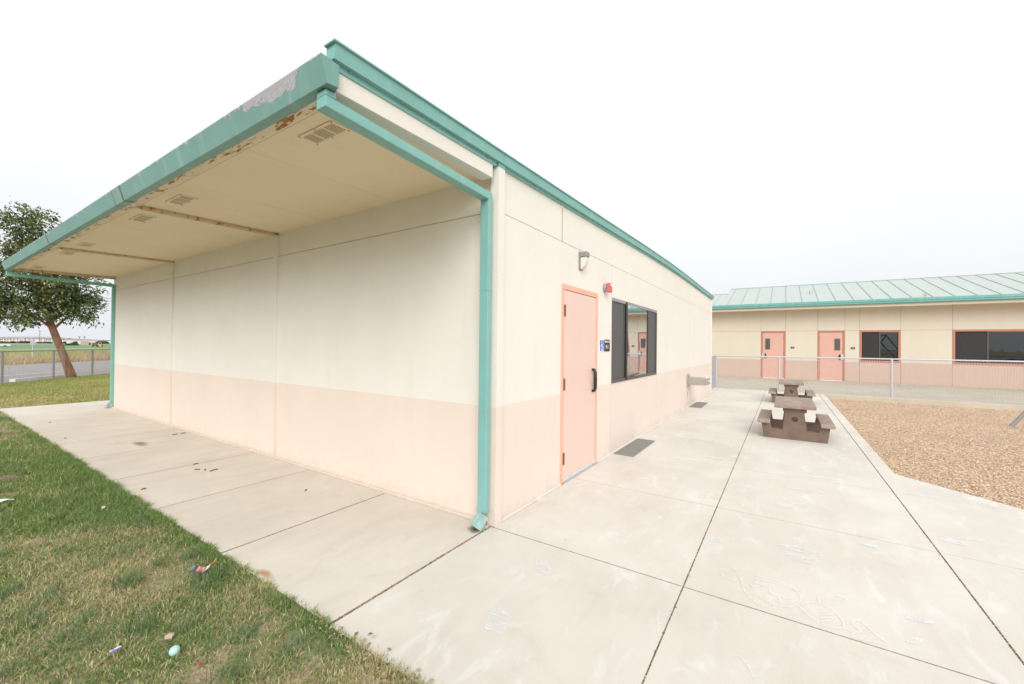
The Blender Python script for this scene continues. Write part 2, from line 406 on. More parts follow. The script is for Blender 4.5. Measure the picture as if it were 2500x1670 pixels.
# ------------------------------------------------------------------ land
NN = Vector((-.7071, .7071, 0)); TT = Vector((.7071, .7071, 0))     # across / along the road
def st(s, t, z=0.): p = NN * s + TT * t; return (p.x, p.y, z)
def gz(s): return -.004 * (min(s, 420) - 45) if s > 45 else 0.
b = MB()
ss = [-900, 45, 420, 2600]
for a, c in zip(ss[:-1], ss[1:]):
    b.add([st(a, -2500, gz(a) - .2), st(a, 2500, gz(a) - .2), st(c, 2500, gz(c) - .2), st(c, -2500, gz(c) - .2)], [(0, 1, 2, 3)])
kind(b.build('ground', M['farland']), 'structure')
b = MB(); b.add([(-40, -40, -.012), (-1.47, -40, -.012), (-1.47, 12.0, -.012), (22, 12.0, -.012), (22, 42.8, -.012), st(14.72, -30, -.012)], [(0, 1, 2, 3, 4, 5)])
kind(b.build('lawn', M['soil']), 'structure')
def strip(name, s0, s1, t0, t1, dz, m):
    return kind(MB().add([st(s0, t0, gz(s0) + dz), st(s0, t1, gz(s0) + dz), st(s1, t1, gz(s1) + dz), st(s1, t0, gz(s1) + dz)], [(0, 1, 2, 3)]).build(name, m), 'structure')
strip('road', 14.75, 24.7, -80, 160, -.02, M['asphalt'])
for k, t in enumerate((-14.5, -4.0, 6.5, 17.1, 27.6)): strip('road_marking', 17.6, 17.75, t, t + 3.2, -.012, M['line'])
strip('verge', 24.72, 45.4, -80, 200, -.07, M['farland'])
strip('field', 45.5, 73, -60, 400, .03, M['f1'])
strip('field', 73.5, 172, -60, 500, .03, M['f2'])
strip('field', 172.5, 196, -60, 600, .03, M['f3'])
# white painted kerb stub at the road's near edge
MB().box(0, 2.1, -.09, .09, -.04, .09).build('kerb', M['line'], loc=st(14.95, 14.5)).rotation_euler.z = PI / 4
kind(bpy.data.objects['kerb'], 'structure')

# pavement: separate slabs with real open joints over a bed of grit
MB().add([(-1.45, -12, -.013), (-.07, -12, -.007), (-.07, -7.05, -.007), (3.80, -3.09, -.007), (14.0, -3.09, -.007), (14.0, 14, -.007), (12.3, 14, -.007), (12.3, .2, -.007), (.2, .2, -.007), (.2, 11.9, -.007), (-1.45, 11.9, -.007)],
         [tuple(range(11))]).build('joint_bed', M['grit']); kind(bpy.data.objects['joint_bed'], 'structure')
b = MB()
def slab(poly, mi=0):
    n = len(poly); b.add([(x, y, 0.) for x, y in poly], [tuple(range(n))], mi)
    vs = [(x, y, 0.) for x, y in poly] + [(x, y, -.12) for x, y in poly]; b.add(vs, [(i, i + n, (i + 1) % n + n, (i + 1) % n) for i in range(n)], 2)
def rect(x0, x1, y0, y1, mi=0): slab([(x0, y0), (x1, y0), (x1, y1), (x0, y1)], mi)
ys = [.008, 1.30, 2.635, 3.955, 5.33, 6.61, 7.93, 9.21, 10.5, 12.03]
gap = [.006, .008, .006, .008, .006, .006, .006, .006, .006]
for k in range(len(ys) - 1):
    rect(-1.478 + .01 * math.sin(k * 2.1), -.045, ys[k] + gap[k] * (1 if k else 0), ys[k + 1] - gap[min(k + 1, 8)], 1)
    if ys[k] > 10: rect(-.038, 1.2, 10.56, ys[k + 1] - .003, 1)
rect(-1.486, -.056, -1.4772, -.010, 0); rect(-1.486, -.056, -2.944, -1.4838); rect(-1.486, -.056, -4.4, -2.953); rect(-1.486, -.056, -12, -4.405)
xs = [-.050, 1.472, 2.98, 4.49, 5.98, 7.5, 9.0, 10.5, 12.0, 14.0]
for k in range(len(xs) - 1):
    g0 = .0026 if k < 2 else .0012; a, c = xs[k] + g0, xs[k + 1] - g0
    rect(a, c, -1.4772, -.032); rect(a, c, -2.944, -1.4838)
    if a > 3.87: rect(a, c, -3.10, -2.953)
rect(12.24, 14.0, -.028, 14)
q = .002
slab([(-.048, -2.953), (-.048, -7.1), (1.470, -5.50), (1.470, -2.953)])
slab([(1.474, -2.953), (1.474, -5.496), (2.978, -3.964), (2.978, -2.953)])
slab([(2.982, -2.953), (2.982, -3.96), (3.83, -3.10), (4.488, -3.10), (4.488, -2.953)])
slab([(-.048, -7.104), (-.048, -12), (-1.4, -12), (-.05, -12.01)]) if False else None
kind(b.build('pavement', [M['conc'], M['conc_side'], M['slab_edge']], bevel=.0025), 'structure')
# cement fillet along the foot of the door wall
kind(MB().prism([(-.030, -.005), (-.030, .002), (-.002, .012), (-.002, -.005)], 'x', .06, 1.19).prism([(-.030, -.005), (-.030, .002), (-.002, .012), (-.002, -.005)], 'x', 2.21, 12.19).build('cement_fillet', M['conc']), 'structure')
# grit crumbs lying in the widest joints
n = 2600
ax = np.concatenate([rng.uniform(-1.4, 9, n), rng.uniform(-1.4, 9, n), rng.uniform(-1.45, -.06, 500)])
ay = np.concatenate([-1.4805 + rng.normal(0, .0065, n), -2.9485 + rng.normal(0, .0065, n), -.001 + rng.normal(0, .008, 500)])
nn_ = len(ax); sz = rng.uniform(.0015, .0042, nn_); base = np.array([[-1, -1, 0], [1, -1, 0], [1, 1, 0], [-1, 1, 0], [0, 0, 1.3]])
V = base[None] * sz[:, None, None] * rng.uniform(.6, 1.5, (nn_, 5, 1)); V[:, :, 0] += ax[:, None]; V[:, :, 1] += ay[:, None]; V[:, :, 2] += rng.uniform(-.012, -.001, (nn_, 1))
fl = (np.arange(nn_)[:, None] * 5 + np.array([[0, 1, 4, 1, 2, 4, 2, 3, 4, 3, 0, 4]])).ravel(); stt = np.arange(nn_ * 4) * 3
cc = np.array([[.45, .33, .2], [.2, .15, .1], [.1, .08, .06], [.55, .45, .33]])[rng.integers(0, 4, nn_)]
kind(raw_mesh('joint_gravel', V.reshape(-1, 3), fl, stt, M['chip'], np.repeat(cc, 5, 0)), 'stuff')

# raised walkway, kerb and chip bed
b = MB(); yy = [14, 9.5, 6.4, 3.3, .25, -2.8, -5.85, -8.9, -12, -15, -18, -21, -24, -27]
for a, c in zip(yy[:-1], yy[1:]):
    b.box(14.145, 17.545, c + .003, a - .003, -.12, .002); b.box(17.551, 20.99, c + .003, a - .003, -.12, .002)
kind(b.build('walkway', M['conc_far'], bevel=.003), 'structure')
MB().add([(14.02, -28, -.03), (21.2, -28, -.03), (21.2, 15, -.03), (14.02, 15, -.03)], [(0, 1, 2, 3)]).build('walkway_bed', M['grit']); kind(bpy.data.objects['walkway_bed'], 'structure')
kind(MB().box(14.01, 14.14, -28, -3.11, -.3, .004).build('kerb', M['kerb'], bevel=.012), 'structure')
chip_poly = [(3.83, -3.105), (14.008, -3.105), (14.008, -28), (-20, -28), (-.048, -7.11)]
kind(MB().add([(3.83, -3.105, -.07), (8, -3.105, -.07), (14.008, -3.105, -.155), (14.008, -28, -.155), (8, -28, -.07), (-20, -28, -.07), (-.048, -7.11, -.07)], [(0, 1, 4, 5, 6), (1, 2, 3, 4)]).build('playground_bed', M['chipbed']), 'structure')
n = 300000
u = rng.random(n) ** 1.35; X = 2.0 + u * 12.; Y = -3.1 - rng.random(n) ** 1.1 * 5.6
ok = (Y < -3.12) & ((X > 3.85) | ((X - 3.83) > (-3.10 - Y) * -1. + .02))
ok &= (X - 3.83) > (Y + 3.10) * .98 + 0.02
X, Y = X[ok], Y[ok]; n0_ = len(X)
X = np.concatenate([X, rng.uniform(3.9, 12, 170)]); Y = np.concatenate([Y, -3.10 + np.abs(rng.normal(0, .09, 170))]); n = len(X)   # a few kicked onto the slab
L = rng.uniform(.0045, .0115, n); Wd = L * rng.uniform(.25, .6, n); a = rng.random(n) * 2 * PI; ti = rng.normal(0, .2, n); tj = rng.normal(0, .2, n)
Zc = -.058 - .085 * np.clip((X - 8) / 6, 0, 1) + .02 * (fbm(X, Y, 1.1) - .5) + rng.uniform(0, .012, n); Zc[n0_:] = .006
dx = np.stack([np.cos(a) * L, np.sin(a) * L, ti * L], 1); dy = np.stack([-np.sin(a) * Wd, np.cos(a) * Wd, tj * Wd], 1); P = np.stack([X, Y, Zc], 1)
V = np.stack([P - dx - dy * .7, P + dx - dy, P + dx * .9 + dy, P - dx + dy], 1)
pal = np.array([[.66, .49, .325], [.72, .57, .41], [.58, .40, .25], [.46, .31, .19], [.68, .56, .45], [.63, .51, .41], [.28, .19, .125], [.76, .65, .53]])
cc = pal[rng.choice(8, n, p=[.22, .22, .13, .06, .16, .12, .02, .07])] * rng.uniform(1.0, 1.2, (n, 1))
kind(raw_mesh('wood_chips', V.reshape(-1, 3), np.arange(n * 4), np.arange(n) * 4, M['chip'], np.repeat(cc, 4, 0)), 'stuff')

# ------------------------------------------------------------------ near building
BX = [-1.6, 0, 1, 2.34, 4.4, 6, 7.5, 12.2]; BZ = [2.936, 2.966, 2.987, 3.016, 3.064, 3.086, 3.089, 3.046]
def bz(x): return float(np.interp(x, BX, BZ))
def sz_(x): return 2.90 + .02 * x
bld = thing('portable_classroom', 'cream portable classroom with teal roof trim, one salmon door and deep overhang over blank wall', 'building', (0, 0, 0))
BAND = .967; YE = 10.53; XE = 12.19
# blank wall under the overhang (plane x = 0)
b = MB()
b.box(0, .06, .05, YE, 0, BAND, 1); b.box(0, .06, .05, YE, BAND, 2.5965, 0); b.box(0, .06, .05, YE, 2.6025, 2.985, 0); b.box(.012, .06, .052, YE - .002, 2.59, 2.61, 2)
b.box(-.036, -.0, .06, YE, -.03, .022, 1)
b.build('wall', [M['cream'], M['peach'], M['joint']], bld)
# door wall (plane y = 0) with openings
b = MB()
def wq(x0, x1, z0, z1, mi): b.add([(x0, 0, z0), (x1, 0, z0), (x1, 0, z1), (x0, 0, z1)], [(0, 1, 2, 3)], mi)
D0, D1, DH = 1.195, 2.204, 2.15; W0, W1, WB, WT = 2.75, 5.14, .967, 2.157
for x0, x1 in ((.02, D0 - .001), (D1, 2.738), (2.742, W0), (W1, 5.158), (5.162, 8.378), (8.382, 12.13)):
    wq(x0, x1, -.05, BAND, 1); wq(x0, x1, BAND, 2.597, 0)
wq(W0, W1, -.05, WB, 1); wq(D0, D1, DH, 2.597, 0); wq(W0, W1, WT, 2.597, 0)
xs_ = [.02, 1.19, 1.2, 2.34, 4.4, 6, 7.5, 8.378, 8.382, 12.13]
for x0, x1 in zip(xs_[:-1], xs_[1:]):
    if x1 - x0 < .02: continue
    b.add([(x0, 0, 2.601), (x1, 0, 2.601), (x1, 0, bz(x1) + .02), (x0, 0, bz(x0) + .02)], [(0, 1, 2, 3)], 0)
b.box(.02, D0, .006, .05, 2.58, 2.62, 2); b.box(D1 - 1., 12.1, .006, .05, 2.58, 2.62, 2)
for x in (1.195, 2.74, 5.16, 8.38): b.box(x - .02, x + .02, .006, .02, -.03 if x > 1.5 else 2.2, 2.9 if x != 2.74 else .9, 2) if x != 5.16 else b.box(x - .02, x + .02, .006, .02, -.03, 1.0, 2)
# opening reveals
for x0, x1, z0, z1 in ((D0, D1, -.05, DH), (W0, W1, WB, WT)):
    b.add([(x0, 0, z0), (x0, .12, z0), (x0, .12, z1), (x0, 0, z1)], [(0, 1, 2, 3)], 0); b.add([(x1, 0, z0), (x1, .12, z0), (x1, .12, z1), (x1, 0, z1)], [(0, 1, 2, 3)], 0)
    b.add([(x0, 0, z1), (x1, 0, z1), (x1, .12, z1), (x0, .12, z1)], [(0, 1, 2, 3)], 0)
# corner trim at the far end, back walls
b.box(12.13, 12.19, -.012, .06, -.05, 3.03, 0)
b.box(12.13, 12.19, .062, YE, -.05, 3.03, 0); b.box(.07, 12.12, YE - .06, YE, -.05, 2.98, 0)
b.build('wall', [M['cream'], M['peach'], M['joint']], bld)
# corner post, two-tone, with its teal head
b = MB(); b.box(-.034, .055, -.034, .048, -.04, BAND, 1); b.box(-.034, .055, -.034, .048, BAND, 2.945, 0); b.box(-.034, .055, -.034, .048, 2.945, 2.985, 2)
b.build('corner_post', [M['cream'], M['peach'], M['teal']], bld)
# module battens: pairs of strips with an open seam between them
for y in (3.52, 7.06):
    b = MB()
    for y0, y1 in ((y - .045, y - .016), (y - .002, y + .05)):
        d = -.03 if y0 < y - .02 else -.02
        b.box(d, -.0005, y0, y1, -.02, BAND, 1); b.box(d, -.0005, y0, y1, BAND, 2.868, 0)
    b.box(-.004, -.0005, y - .016, y - .002, 0, 2.868, 2)
    b.build('wall_batten', [M['cream'], M['peach'], M['joint']], bld)
# soffit boards, lip, beams
b = MB()
seams = [.105, 1.25, 2.42, 3.52, 4.78, 5.95, 7.06, 8.41, 9.5, 10.42]
for y0, y1 in zip(seams[:-1], seams[1:]):
    for xa, xb in ((-1.45, -1.372), (-1.369, .02)):
        p = [(xa, sz_(xa)), (xb, sz_(xb)), (xb, sz_(xb) + .03), (xa, sz_(xa) + .03)]
        b.prism(p, 'y', y0 + .0018, y1 - .0018)
b.build('soffit', M['soffit'], bld)
b = MB(); b.prism([(-1.49, 2.846), (-1.405, 2.852), (-1.405, 2.872), (-1.49, 2.872)], 'y', .105, 10.42)
b.build('soffit_edging', M['rust_lip'], bld)
for y in (3.54, 7.05):
    b = MB(); b.prism([(-1.35, 2.842), (-.004, 2.868), (-.004, 2.897), (-1.35, 2.872)], 'y', y - .045, y + .035, 0)
    b.prism([(-1.40, 2.852), (-.004, 2.878), (-.004, 2.898), (-1.40, 2.871)], 'y', y + .038, y + .085, 1)
    b.build('soffit_batten', [M['rust_beam'], M['rust_light']], bld)
xs2 = [-1.49, -.75, -.088]
b = MB(); b.sweep([(-.012, -.125), (.10, -.125), (.10, .01), (-.012, .01)], xs2, bz); b.build('overhang_beam', M['cream'], bld, bevel=.004)
b = MB(); b.sweep([(10.42, -.115), (10.50, -.115), (10.50, .03), (10.42, .03)], [-1.48, -.75, .0], bz); b.build('overhang_beam', M['rust_beam'], bld)
# roof sheet
b = MB(); b.sweep([(.04, -.03), (.04, .005), (10.56, .005), (10.56, -.03)], [-1.5] + BX[1:-1] + [12.2], bz); b.build('roof', M['roof_mem'], bld)
# stepped teal rake: lower flashing on the wall, upper fascia, top drip
def segs(x0, x1): return [x0] + [x for x in BX if x0 < x < x1] + [x1]
b = MB()
for x0, x1, lo in ((-1.492, -.05, -.018), (.06, 12.13, -.006)): b.sweep([(-.022, lo), (-.022, .03), (-.001, .03), (-.001, lo)], segs(x0, x1), bz)
b.sweep([(-.036, -.004), (-.036, .024), (-.001, .024), (-.001, -.004)], [-.036, .058], bz)
b.build('rake_flashing', M['teal'], bld)
b = MB()
for x0, x1 in ((-1.53, .004), (.007, 1.549), (1.552, 5.2), (5.203, 12.24)):
    b.sweep([(-.050, .016), (-.062, .092), (.02, .092), (.02, .016)], segs(x0, x1), bz)
for x0, x1 in ((-1.545, .004), (.007, 12.26)):
    b.sweep([(-.074, .0925), (-.074, .101), (.02, .101), (.02, .0925)], segs(x0, x1), bz)
b.build('rake_fascia', M['teal'], bld)
MB().prism([(-1.56, 2.955), (-1.45, 2.975), (-1.45, 2.985), (-1.56, 2.965)], 'y', -.004, .16).build('torn_roof_edge', M['roof_mem'], bld)
# fasteners along the flashing
sm_ = None
for x in [.075] + [.10 + k * .47 for k in range(1, 26)] + [-1.42 + k * .62 for k in range(3)]:
    if sm_ is None: sm_ = MB().tube((0, 0, 0), (0, -.006, 0), .006, n=6).build('flashing_screw', M['grey_box'], bld); o = sm_
    else: o = sm_.copy(); COL.objects.link(o)
    o.location = (x, -.0245, bz(x) + .008)
# box gutter with splice plates
GS = [(-1.502, 2.812), (-1.568, 2.805), (-1.604, 2.932), (-1.604, 2.938), (-1.585, 2.938), (-1.502, 2.93)]
g = MB()
for y0, y1 in ((-.05, 3.195), (3.202, 3.452), (3.459, 6.448), (6.455, 10.38)): g.prism(GS, 'y', y0, y1)
gut = g.build('gutter', M['teal_gut'], bld)
GS2 = [(-1.498, 2.808), (-1.571, 2.801), (-1.6085, 2.934), (-1.6045, 2.9335), (-1.567, 2.8055), (-1.498, 2.8125)]
MB().prism(GS2, 'y', 3.21, 3.445).build('gutter_splice', M['teal_gut'], gut)
MB().prism([(-1.597, 2.93), (-1.552, 2.985), (-1.55, 2.984), (-1.59, 2.93)], 'y', 3.42, 3.86).build('bent_flashing_flap', M['galv'], gut)
for y in (.9, 1.62, 2.3, 4.2, 4.9, 5.7, 6.9, 7.6, 8.4, 9.1, 9.8):
    w = random.uniform(.01, .05); MB().prism([(-1.604, 2.936), (-1.596, 2.948 + random.uniform(0, .012)), (-1.59, 2.936)], 'y', y, y + w).build('gutter_bracket', M['galv'], gut)
for y in (3.204, 3.440, 6.447):
    MB().prism([(p_[0] - .0012 * (1 if p_[0] < -1.51 else -1), p_[1] - .0012 if p_[1] < 2.85 else p_[1] + .001) for p_ in GS2], 'y', y, y + .013).build('seam_sealant', M['rust_seam'], gut)
# downspouts
def downspout(y0, y1, zr0, zr1, xv0, xv1, x_out, zb):
    d = MB()
    d.box(x_out + .0006, x_out + .0626, y0 + .0006, y1 - .0006, zr0 - .001, 2.803)
    d.prism([(x_out, zr0 - .062), (xv1, zr1 - .062), (xv1, zr1), (x_out, zr0)], 'y', y0, y1)
    d.box(xv0, xv1, y0 + .0008, y1 - .0008, zb, zr1 - .01)
    return d
ds = downspout(-.008, .078, 2.772, 2.715, -.132, -.082, -1.548, .125).build('downspout', M['teal'], bld, bevel=.006)
T = Matrix.Translation((-.112, .028, .112)) @ Matrix.Rotation(math.radians(-20), 4, 'Z') @ Matrix.Rotation(math.radians(38), 4, 'Y')
b = MB(); b.box(-.03, .03, -.042, .042, -.115, 0, 0, T); b.box(-.024, .024, -.036, .036, -.004, .003, 1, T); b.box(-.024, .024, -.036, .036, -.117, -.1145, 1, T)
b.build('outlet_elbow', [plain('faded_teal_paint', (.30, .47, .45), .5, .2, 14), M['void']], ds, bevel=.004)
for z0_ in (.135, 1.92): MB().box(-.134, -.080, -.0095, .0795, z0_, z0_ + .008).build('downspout_strap', M['teal'], ds)
ds2 = downspout(10.39, 10.46, 2.768, 2.735, -.052, -.002, -1.545, .09).build('downspout', plain('shaded_side_teal_paint', (.20, .46, .40), .5), bld, bevel=.005)
b = MB(); T = Matrix.Translation((-.05, 10.42, .05)) @ Matrix.Rotation(.5, 4, 'Y'); b.box(-.06, .03, -.035, .03, -.05, .05, 0, T); b.box(-.14, .02, 10.36, 10.47, 0, .012); b.build('outlet_elbow', plain('crushed_metal', (.32, .40, .38), .6, .3, 25), ds2)
# soffit vents
def vent(y0, y1):
    x0, x1 = -1.275, -1.132; zt = sz_((x0 + x1) / 2)
    T = Matrix.Translation(((x0 + x1) / 2, (y0 + y1) / 2, zt - .004)) @ Matrix.Rotation(-math.atan(.02), 4, 'Y')
    w, l = (x1 - x0) / 2, (y1 - y0) / 2; f = MB(); yb = [-l + .022, -l / 3 - .006, -l / 3 + .006, l / 3 - .006, l / 3 + .006, l - .022]
    f.box(-w, -w + .018, -l, l, -.003, .003, 0, T); f.box(w - .018, w, -l, l, -.003, .003, 0, T)
    for a, c in ((-l, yb[0]), (yb[1], yb[2]), (yb[3], yb[4]), (yb[5], l)): f.box(-w + .018, w - .018, a, c, -.003, .003, 0, T)
    o = f.build('soffit_vent', M['soffit'], bld); lv = MB()
    for a, c in ((yb[0], yb[1]), (yb[2], yb[3]), (yb[4], yb[5])):
        lv.box(-w + .017, w - .017, a, c, .0015, .003, 1, T)
        for k in range(9):
            xx = -w + .024 + k * (2 * w - .048) / 8.
            lv.box(xx - .0028, xx + .0028, a, c, -.0022, .0005, 0, T)
    lv.build('vent_louver', [M['soffit'], plain('vent_screen', (.16, .13, .08), .9)], o)
    for sx in (-1, 1):
        for yy_ in (-l + .012, 0, l - .012): MB().tube(T @ Vector((sx * (w - .008), yy_, -.003)), T @ Vector((sx * (w - .008), yy_, -.006)), .005, n=6).build('vent_screw', M['brass'], o)
for y0, y1 in ((.37, .75), (2.765, 3.155), (3.885, 4.28), (6.30, 6.64), (7.32, 7.73), (9.74, 10.13)): vent(y0, y1)
# door
b = MB()
b.box(D0, D0 + .05, -.012, .09, -.04, 2.092); b.box(D1 - .05, D1, -.012, .09, -.04, 2.092); b.box(D0, D1, -.012, .09, 2.0925, DH)
b.build('door_frame', M['door_frame'], bld, bevel=.003)
dr = MB().box(D0 + .054, D1 - .054, -.006, .04, .03, 2.087).build('door', M['door'], bld, bevel=.003)
MB().box(D0 + .052, D1 - .052, -.016, -.007, .012, .052).build('door_sweep', plain('scuffed_door_sweep', (.62, .61, .59), .5, .12, 12), dr)
for z in (.20, 1.0, 1.80):
    h = MB().tube((D0 + .052, -.016, z), (D0 + .052, -.016, z + .125), .013, n=10); h.box(D0 + .055, D0 + .085, -.0085, -.0065, z + .005, z + .12, 1)
    h.build('hinge', [M['brass'], M['paper']], dr)
h = MB(); h.path([(2.05, -.004, .925), (2.05, -.035, .93), (2.05, -.046, .96), (2.05, -.048, 1.05), (2.05, -.046, 1.15), (2.05, -.035, 1.185), (2.05, -.004, 1.19)], [.017, .019, .021, .022, .021, .019, .017], 10)
h.build('pull_handle', M['black'], dr, smooth=True)
MB().box(D0 + .05, D1 - .05, -.03, .09, -.02, .008).build('threshold', M['galv'], dr)
# window
b = MB()
b.box(W0, W1, -.012, .05, WT - .045, WT, 1); b.box(W0, W1, -.014, .05, WB, WB + .045, 0)
b.box(W0, W0 + .03, -.012, .05, WB + .045, WT - .045, 0); b.box(W1 - .03, W1, -.012, .05, WB + .045, WT - .045, 0)
b.box(3.315, 3.385, -.022, .05, WB + .012, WT - .012, 2); b.box(4.53, 4.575, -.007, .05, WB + .02, WT - .02, 2)
win = b.build('window_frame', [M['alu_dark'], M['alu_gray'], M['black']], bld, bevel=.003)
MB().box(W0 + .03, 3.315, .004, .010, WB + .045, WT - .045).box(3.25, 3.272, -.004, .004, WB + .05, WT - .05).build('window_screen', M['screen'], win)
MB().box(4.575, W1 - .03, .004, .010, WB + .045, WT - .045).box(5.04, 5.06, -.004, .004, WB + .05, WT - .05).build('window_screen', M['screen'], win)
pn = MB().box(-.574, .574, -.002, .002, WB + .045, WT - .045).build('window_pane', M['glass'], win, loc=(3.9575, -.007, 0)); pn.rotation_euler.z = math.radians(1.15)
b = MB()
for k in range(14):
    x = 3.36 + k * .088; T = Matrix.Translation((x, .085, 0)) @ Matrix.Rotation(math.radians(9 if k % 4 else 28), 4, 'Z'); b.box(-.042, .042, -.001, .001, WB + .02, WT - .02, 0, T)
b.build('window_blind', plain('vertical_blind_fabric', (.80, .79, .76), .8), win)
# wall-mounted things
lamp = thing('wall_lamp', 'grey wall lamp with white diffuser on the cream wall above the near salmon door', 'lamp', (1.67, 0, 2.37))
MB().box(-.045, .045, -.016, -.001, -.005, .205).build('back_plate', M['lamp_gray'], lamp, bevel=.004)
MB().box(-.047, .047, -.098, -.017, .142, .2).build('hood', M['lamp_gray'], lamp, bevel=.006)
b = MB(); prof = [(-.03, .140), (-.090, .140), (-.094, .12), (-.088, .085), (-.074, .045), (-.055, .018), (-.03, .004)]
b.prism([(-.017, .140)] + prof[1:] + [(-.017, .002)], 'x', -.038, .038); b.build('diffuser', M['lamp_white'], lamp, smooth=True, bevel=.008)
al = thing('alarm_strobe', 'small red alarm strobe on a grey box beside the near salmon door frame', 'alarm', (2.455, 0, 2.19))
b = MB(); b.tube((0, -.001, .06), (0, -.04, .06), .06, .052, 16); b.build('back_box', M['galv_dark'], al, smooth=True)
b = MB(); b.box(-.043, .043, -.095, -.04, .0, .12); b.build('horn', M['red'], al, bevel=.006)
b = MB(); b.box(-.03, .03, -.1, -.095, .078, .105); b.build('lens', M['white'], al, bevel=.003)
def text(name, s, size, loc, m, parent, rot=(PI / 2, 0, 0), sx=1., ax='CENTER'):
    cu = bpy.data.curves.new(name, 'FONT'); cu.body = s; cu.size = size; cu.extrude = .0006; cu.align_x = ax; cu.align_y = 'CENTER'; cu.offset = size * .012
    o = bpy.data.objects.new(name, cu); COL.objects.link(o)
    dg = bpy.context.evaluated_depsgraph_get(); me = bpy.data.meshes.new_from_object(o.evaluated_get(dg)); bpy.data.objects.remove(o)
    o = bpy.data.objects.new(name, me); COL.objects.link(o); me.materials.clear(); me.materials.append(m)
    o.location = loc; o.rotation_euler = rot; o.scale = (sx, 1, 1); o.parent = parent; return o
sg = thing('accessibility_sign', 'blue square sign with white wheelchair symbol and white border between door and window', 'sign', (2.365, 0, 1.49))
MB().box(-.082, .082, -.006, -.001, -.078, .078).build('sign_plate', M['white'], sg)
MB().box(-.068, .068, -.0075, -.0062, -.068, .068).build('sign_face', M['blue'], sg)
b = MB()
b.tube((-.008, -.0076, .045), (-.008, -.009, .045), .0105, n=14)
def bar(p0, p1, w):
    p0 = Vector((p0[0], 0, p0[1])); p1 = Vector((p1[0], 0, p1[1])); d = (p1 - p0).normalized(); e = Vector((-d.z, 0, d.x)) * w / 2
    vs = [p0 - e, p1 - e, p1 + e, p0 + e]; b.add([v + Vector((0, -.0076, 0)) for v in vs] + [v + Vector((0, -.009, 0)) for v in vs], [(0, 1, 2, 3), (7, 6, 5, 4), (0, 4, 5, 1), (1, 5, 6, 2), (2, 6, 7, 3), (3, 7, 4, 0)])
bar((-.008, .032), (-.004, -.012), .014); bar((-.008, .014), (.024, .012), .009); bar((-.004, -.012), (.026, -.012), .011); bar((.024, -.010), (.04, -.05), .011)
pts = [(.004 + .036 * math.cos(t), -.022 + .036 * math.sin(t)) for t in [math.radians(120 + 12 * k) for k in range(19)]]
for p0, p1 in zip(pts[:-1], pts[1:]): bar(p0, p1, .009)
b.build('wheelchair_symbol', M['white'], sg)
sg = thing('room_sign', 'black room number sign with white lettering, right of the blue sign by the door', 'sign', (2.556, 0, 1.49))
MB().box(-.107, .107, -.006, -.001, -.078, .078).build('sign_plate', M['black'], sg)
text('lettering', 'PRESCHOOL', .034, (0, -.007, .05), M['white'], sg, sx=.95)
text('lettering', 'P-1', .075, (0, -.007, -.022), M['white'], sg, sx=1.0)
df = thing('drinking_fountain', 'stainless steel drinking fountain trough jutting from the peach band of the door wall', 'drinking fountain', (8.18, 0, .56))
b = MB(); b.box(-.12, .12, -.03, -.001, -.05, .24); b.build('wall_bracket', M['steel'], df, bevel=.004)
b = MB(); b.prism([(-.03, .19), (-.49, .17), (-.49, .02), (-.44, 0), (-.03, -.01)], 'x', -.13, .13); b.build('basin', M['steel'], df, bevel=.012)
b = MB(); b.tube((-.06, -.43, .17), (-.06, -.43, .225), .012, .01, 10); b.tube((-.06, -.43, .225), (-.06, -.41, .245), .016, .014, 10); b.build('bubbler', M['white'], df, smooth=True)
b = MB(); b.tube((0.02, -.49, .10), (0.02, -.525, .10), .022, .018, 12); b.build('push_button', M['white'], df, smooth=True)
# pavement grates
def grate(x0, x1, label):
    o = thing('ground_grate', label, 'grate', ((x0 + x1) / 2, -.185, 0), 'ventilation grates set in the pavement by the wall')
    w = (x1 - x0) / 2; g = MB(); g.box(-w, w, -.135, -.12, .0015, .012); g.box(-w, w, .12, .135, .0015, .012); g.box(-w, -w + .015, -.12, .12, .0015, .012); g.box(w - .015, w, -.12, .12, .0015, .012)
    g.build('grate_frame', M['grate'], o); k = MB(); n = int(w * 2 / .022)
    for i in range(n): k.box(-w + .018 + i * .022, -w + .031 + i * .022, -.12, .12, .003, .0095)
    for y in (-.06, 0, .06): k.box(-w + .015, w - .015, y - .003, y + .003, .0028, .0098)
    k.build('grate_bars', M['grate'], o); MB().box(-w + .015, w - .015, -.12, .12, .0012, .0026).build('pit', plain('dusty_pit_screen', (.20, .19, .175), .9, .2, 30), o)
    return o
grate(2.735, 3.85, 'grey floor grate at the foot of the wall below the dark screened window')
grate(8.12, 9.24, 'grey floor grate at the foot of the wall just past the drinking fountain')

# ------------------------------------------------------------------ far building
far = thing('classroom_block', 'long cream and pink school building with pale green metal roof beyond the playground fence', 'building', (21, 0, 0))
FX = 21.0; FB = .90; FH = 2.297
doors = [(-2.06, -1.05, 'L'), (-4.29, -3.30, 'R'), (-14.2, -13.2, 'L')]
wins = [(-6.15, -4.80), (-11.9, -7.70), (-17.6, -15.0)]
b = MB()
def fq(y0, y1, z0, z1, mi, x=0.): b.add([(x, y0, z0), (x, y1, z0), (x, y1, z1), (x, y0, z1)], [(0, 1, 2, 3)], mi)
cuts = [14, 9.5, 7.2, 4.8, 2.6, -1.05, -2.06, -3.30, -4.29, -4.80, -6.15, -7.70, -11.9, -13.2, -14.2, -15.0, -17.6, -20, -23, -27]
ops = {(-2.06, -1.05): 'd', (-4.29, -3.30): 'd', (-14.2, -13.2): 'd', (-6.15, -4.80): 'w', (-11.9, -7.70): 'w', (-17.6, -15.0): 'w'}
g = .004
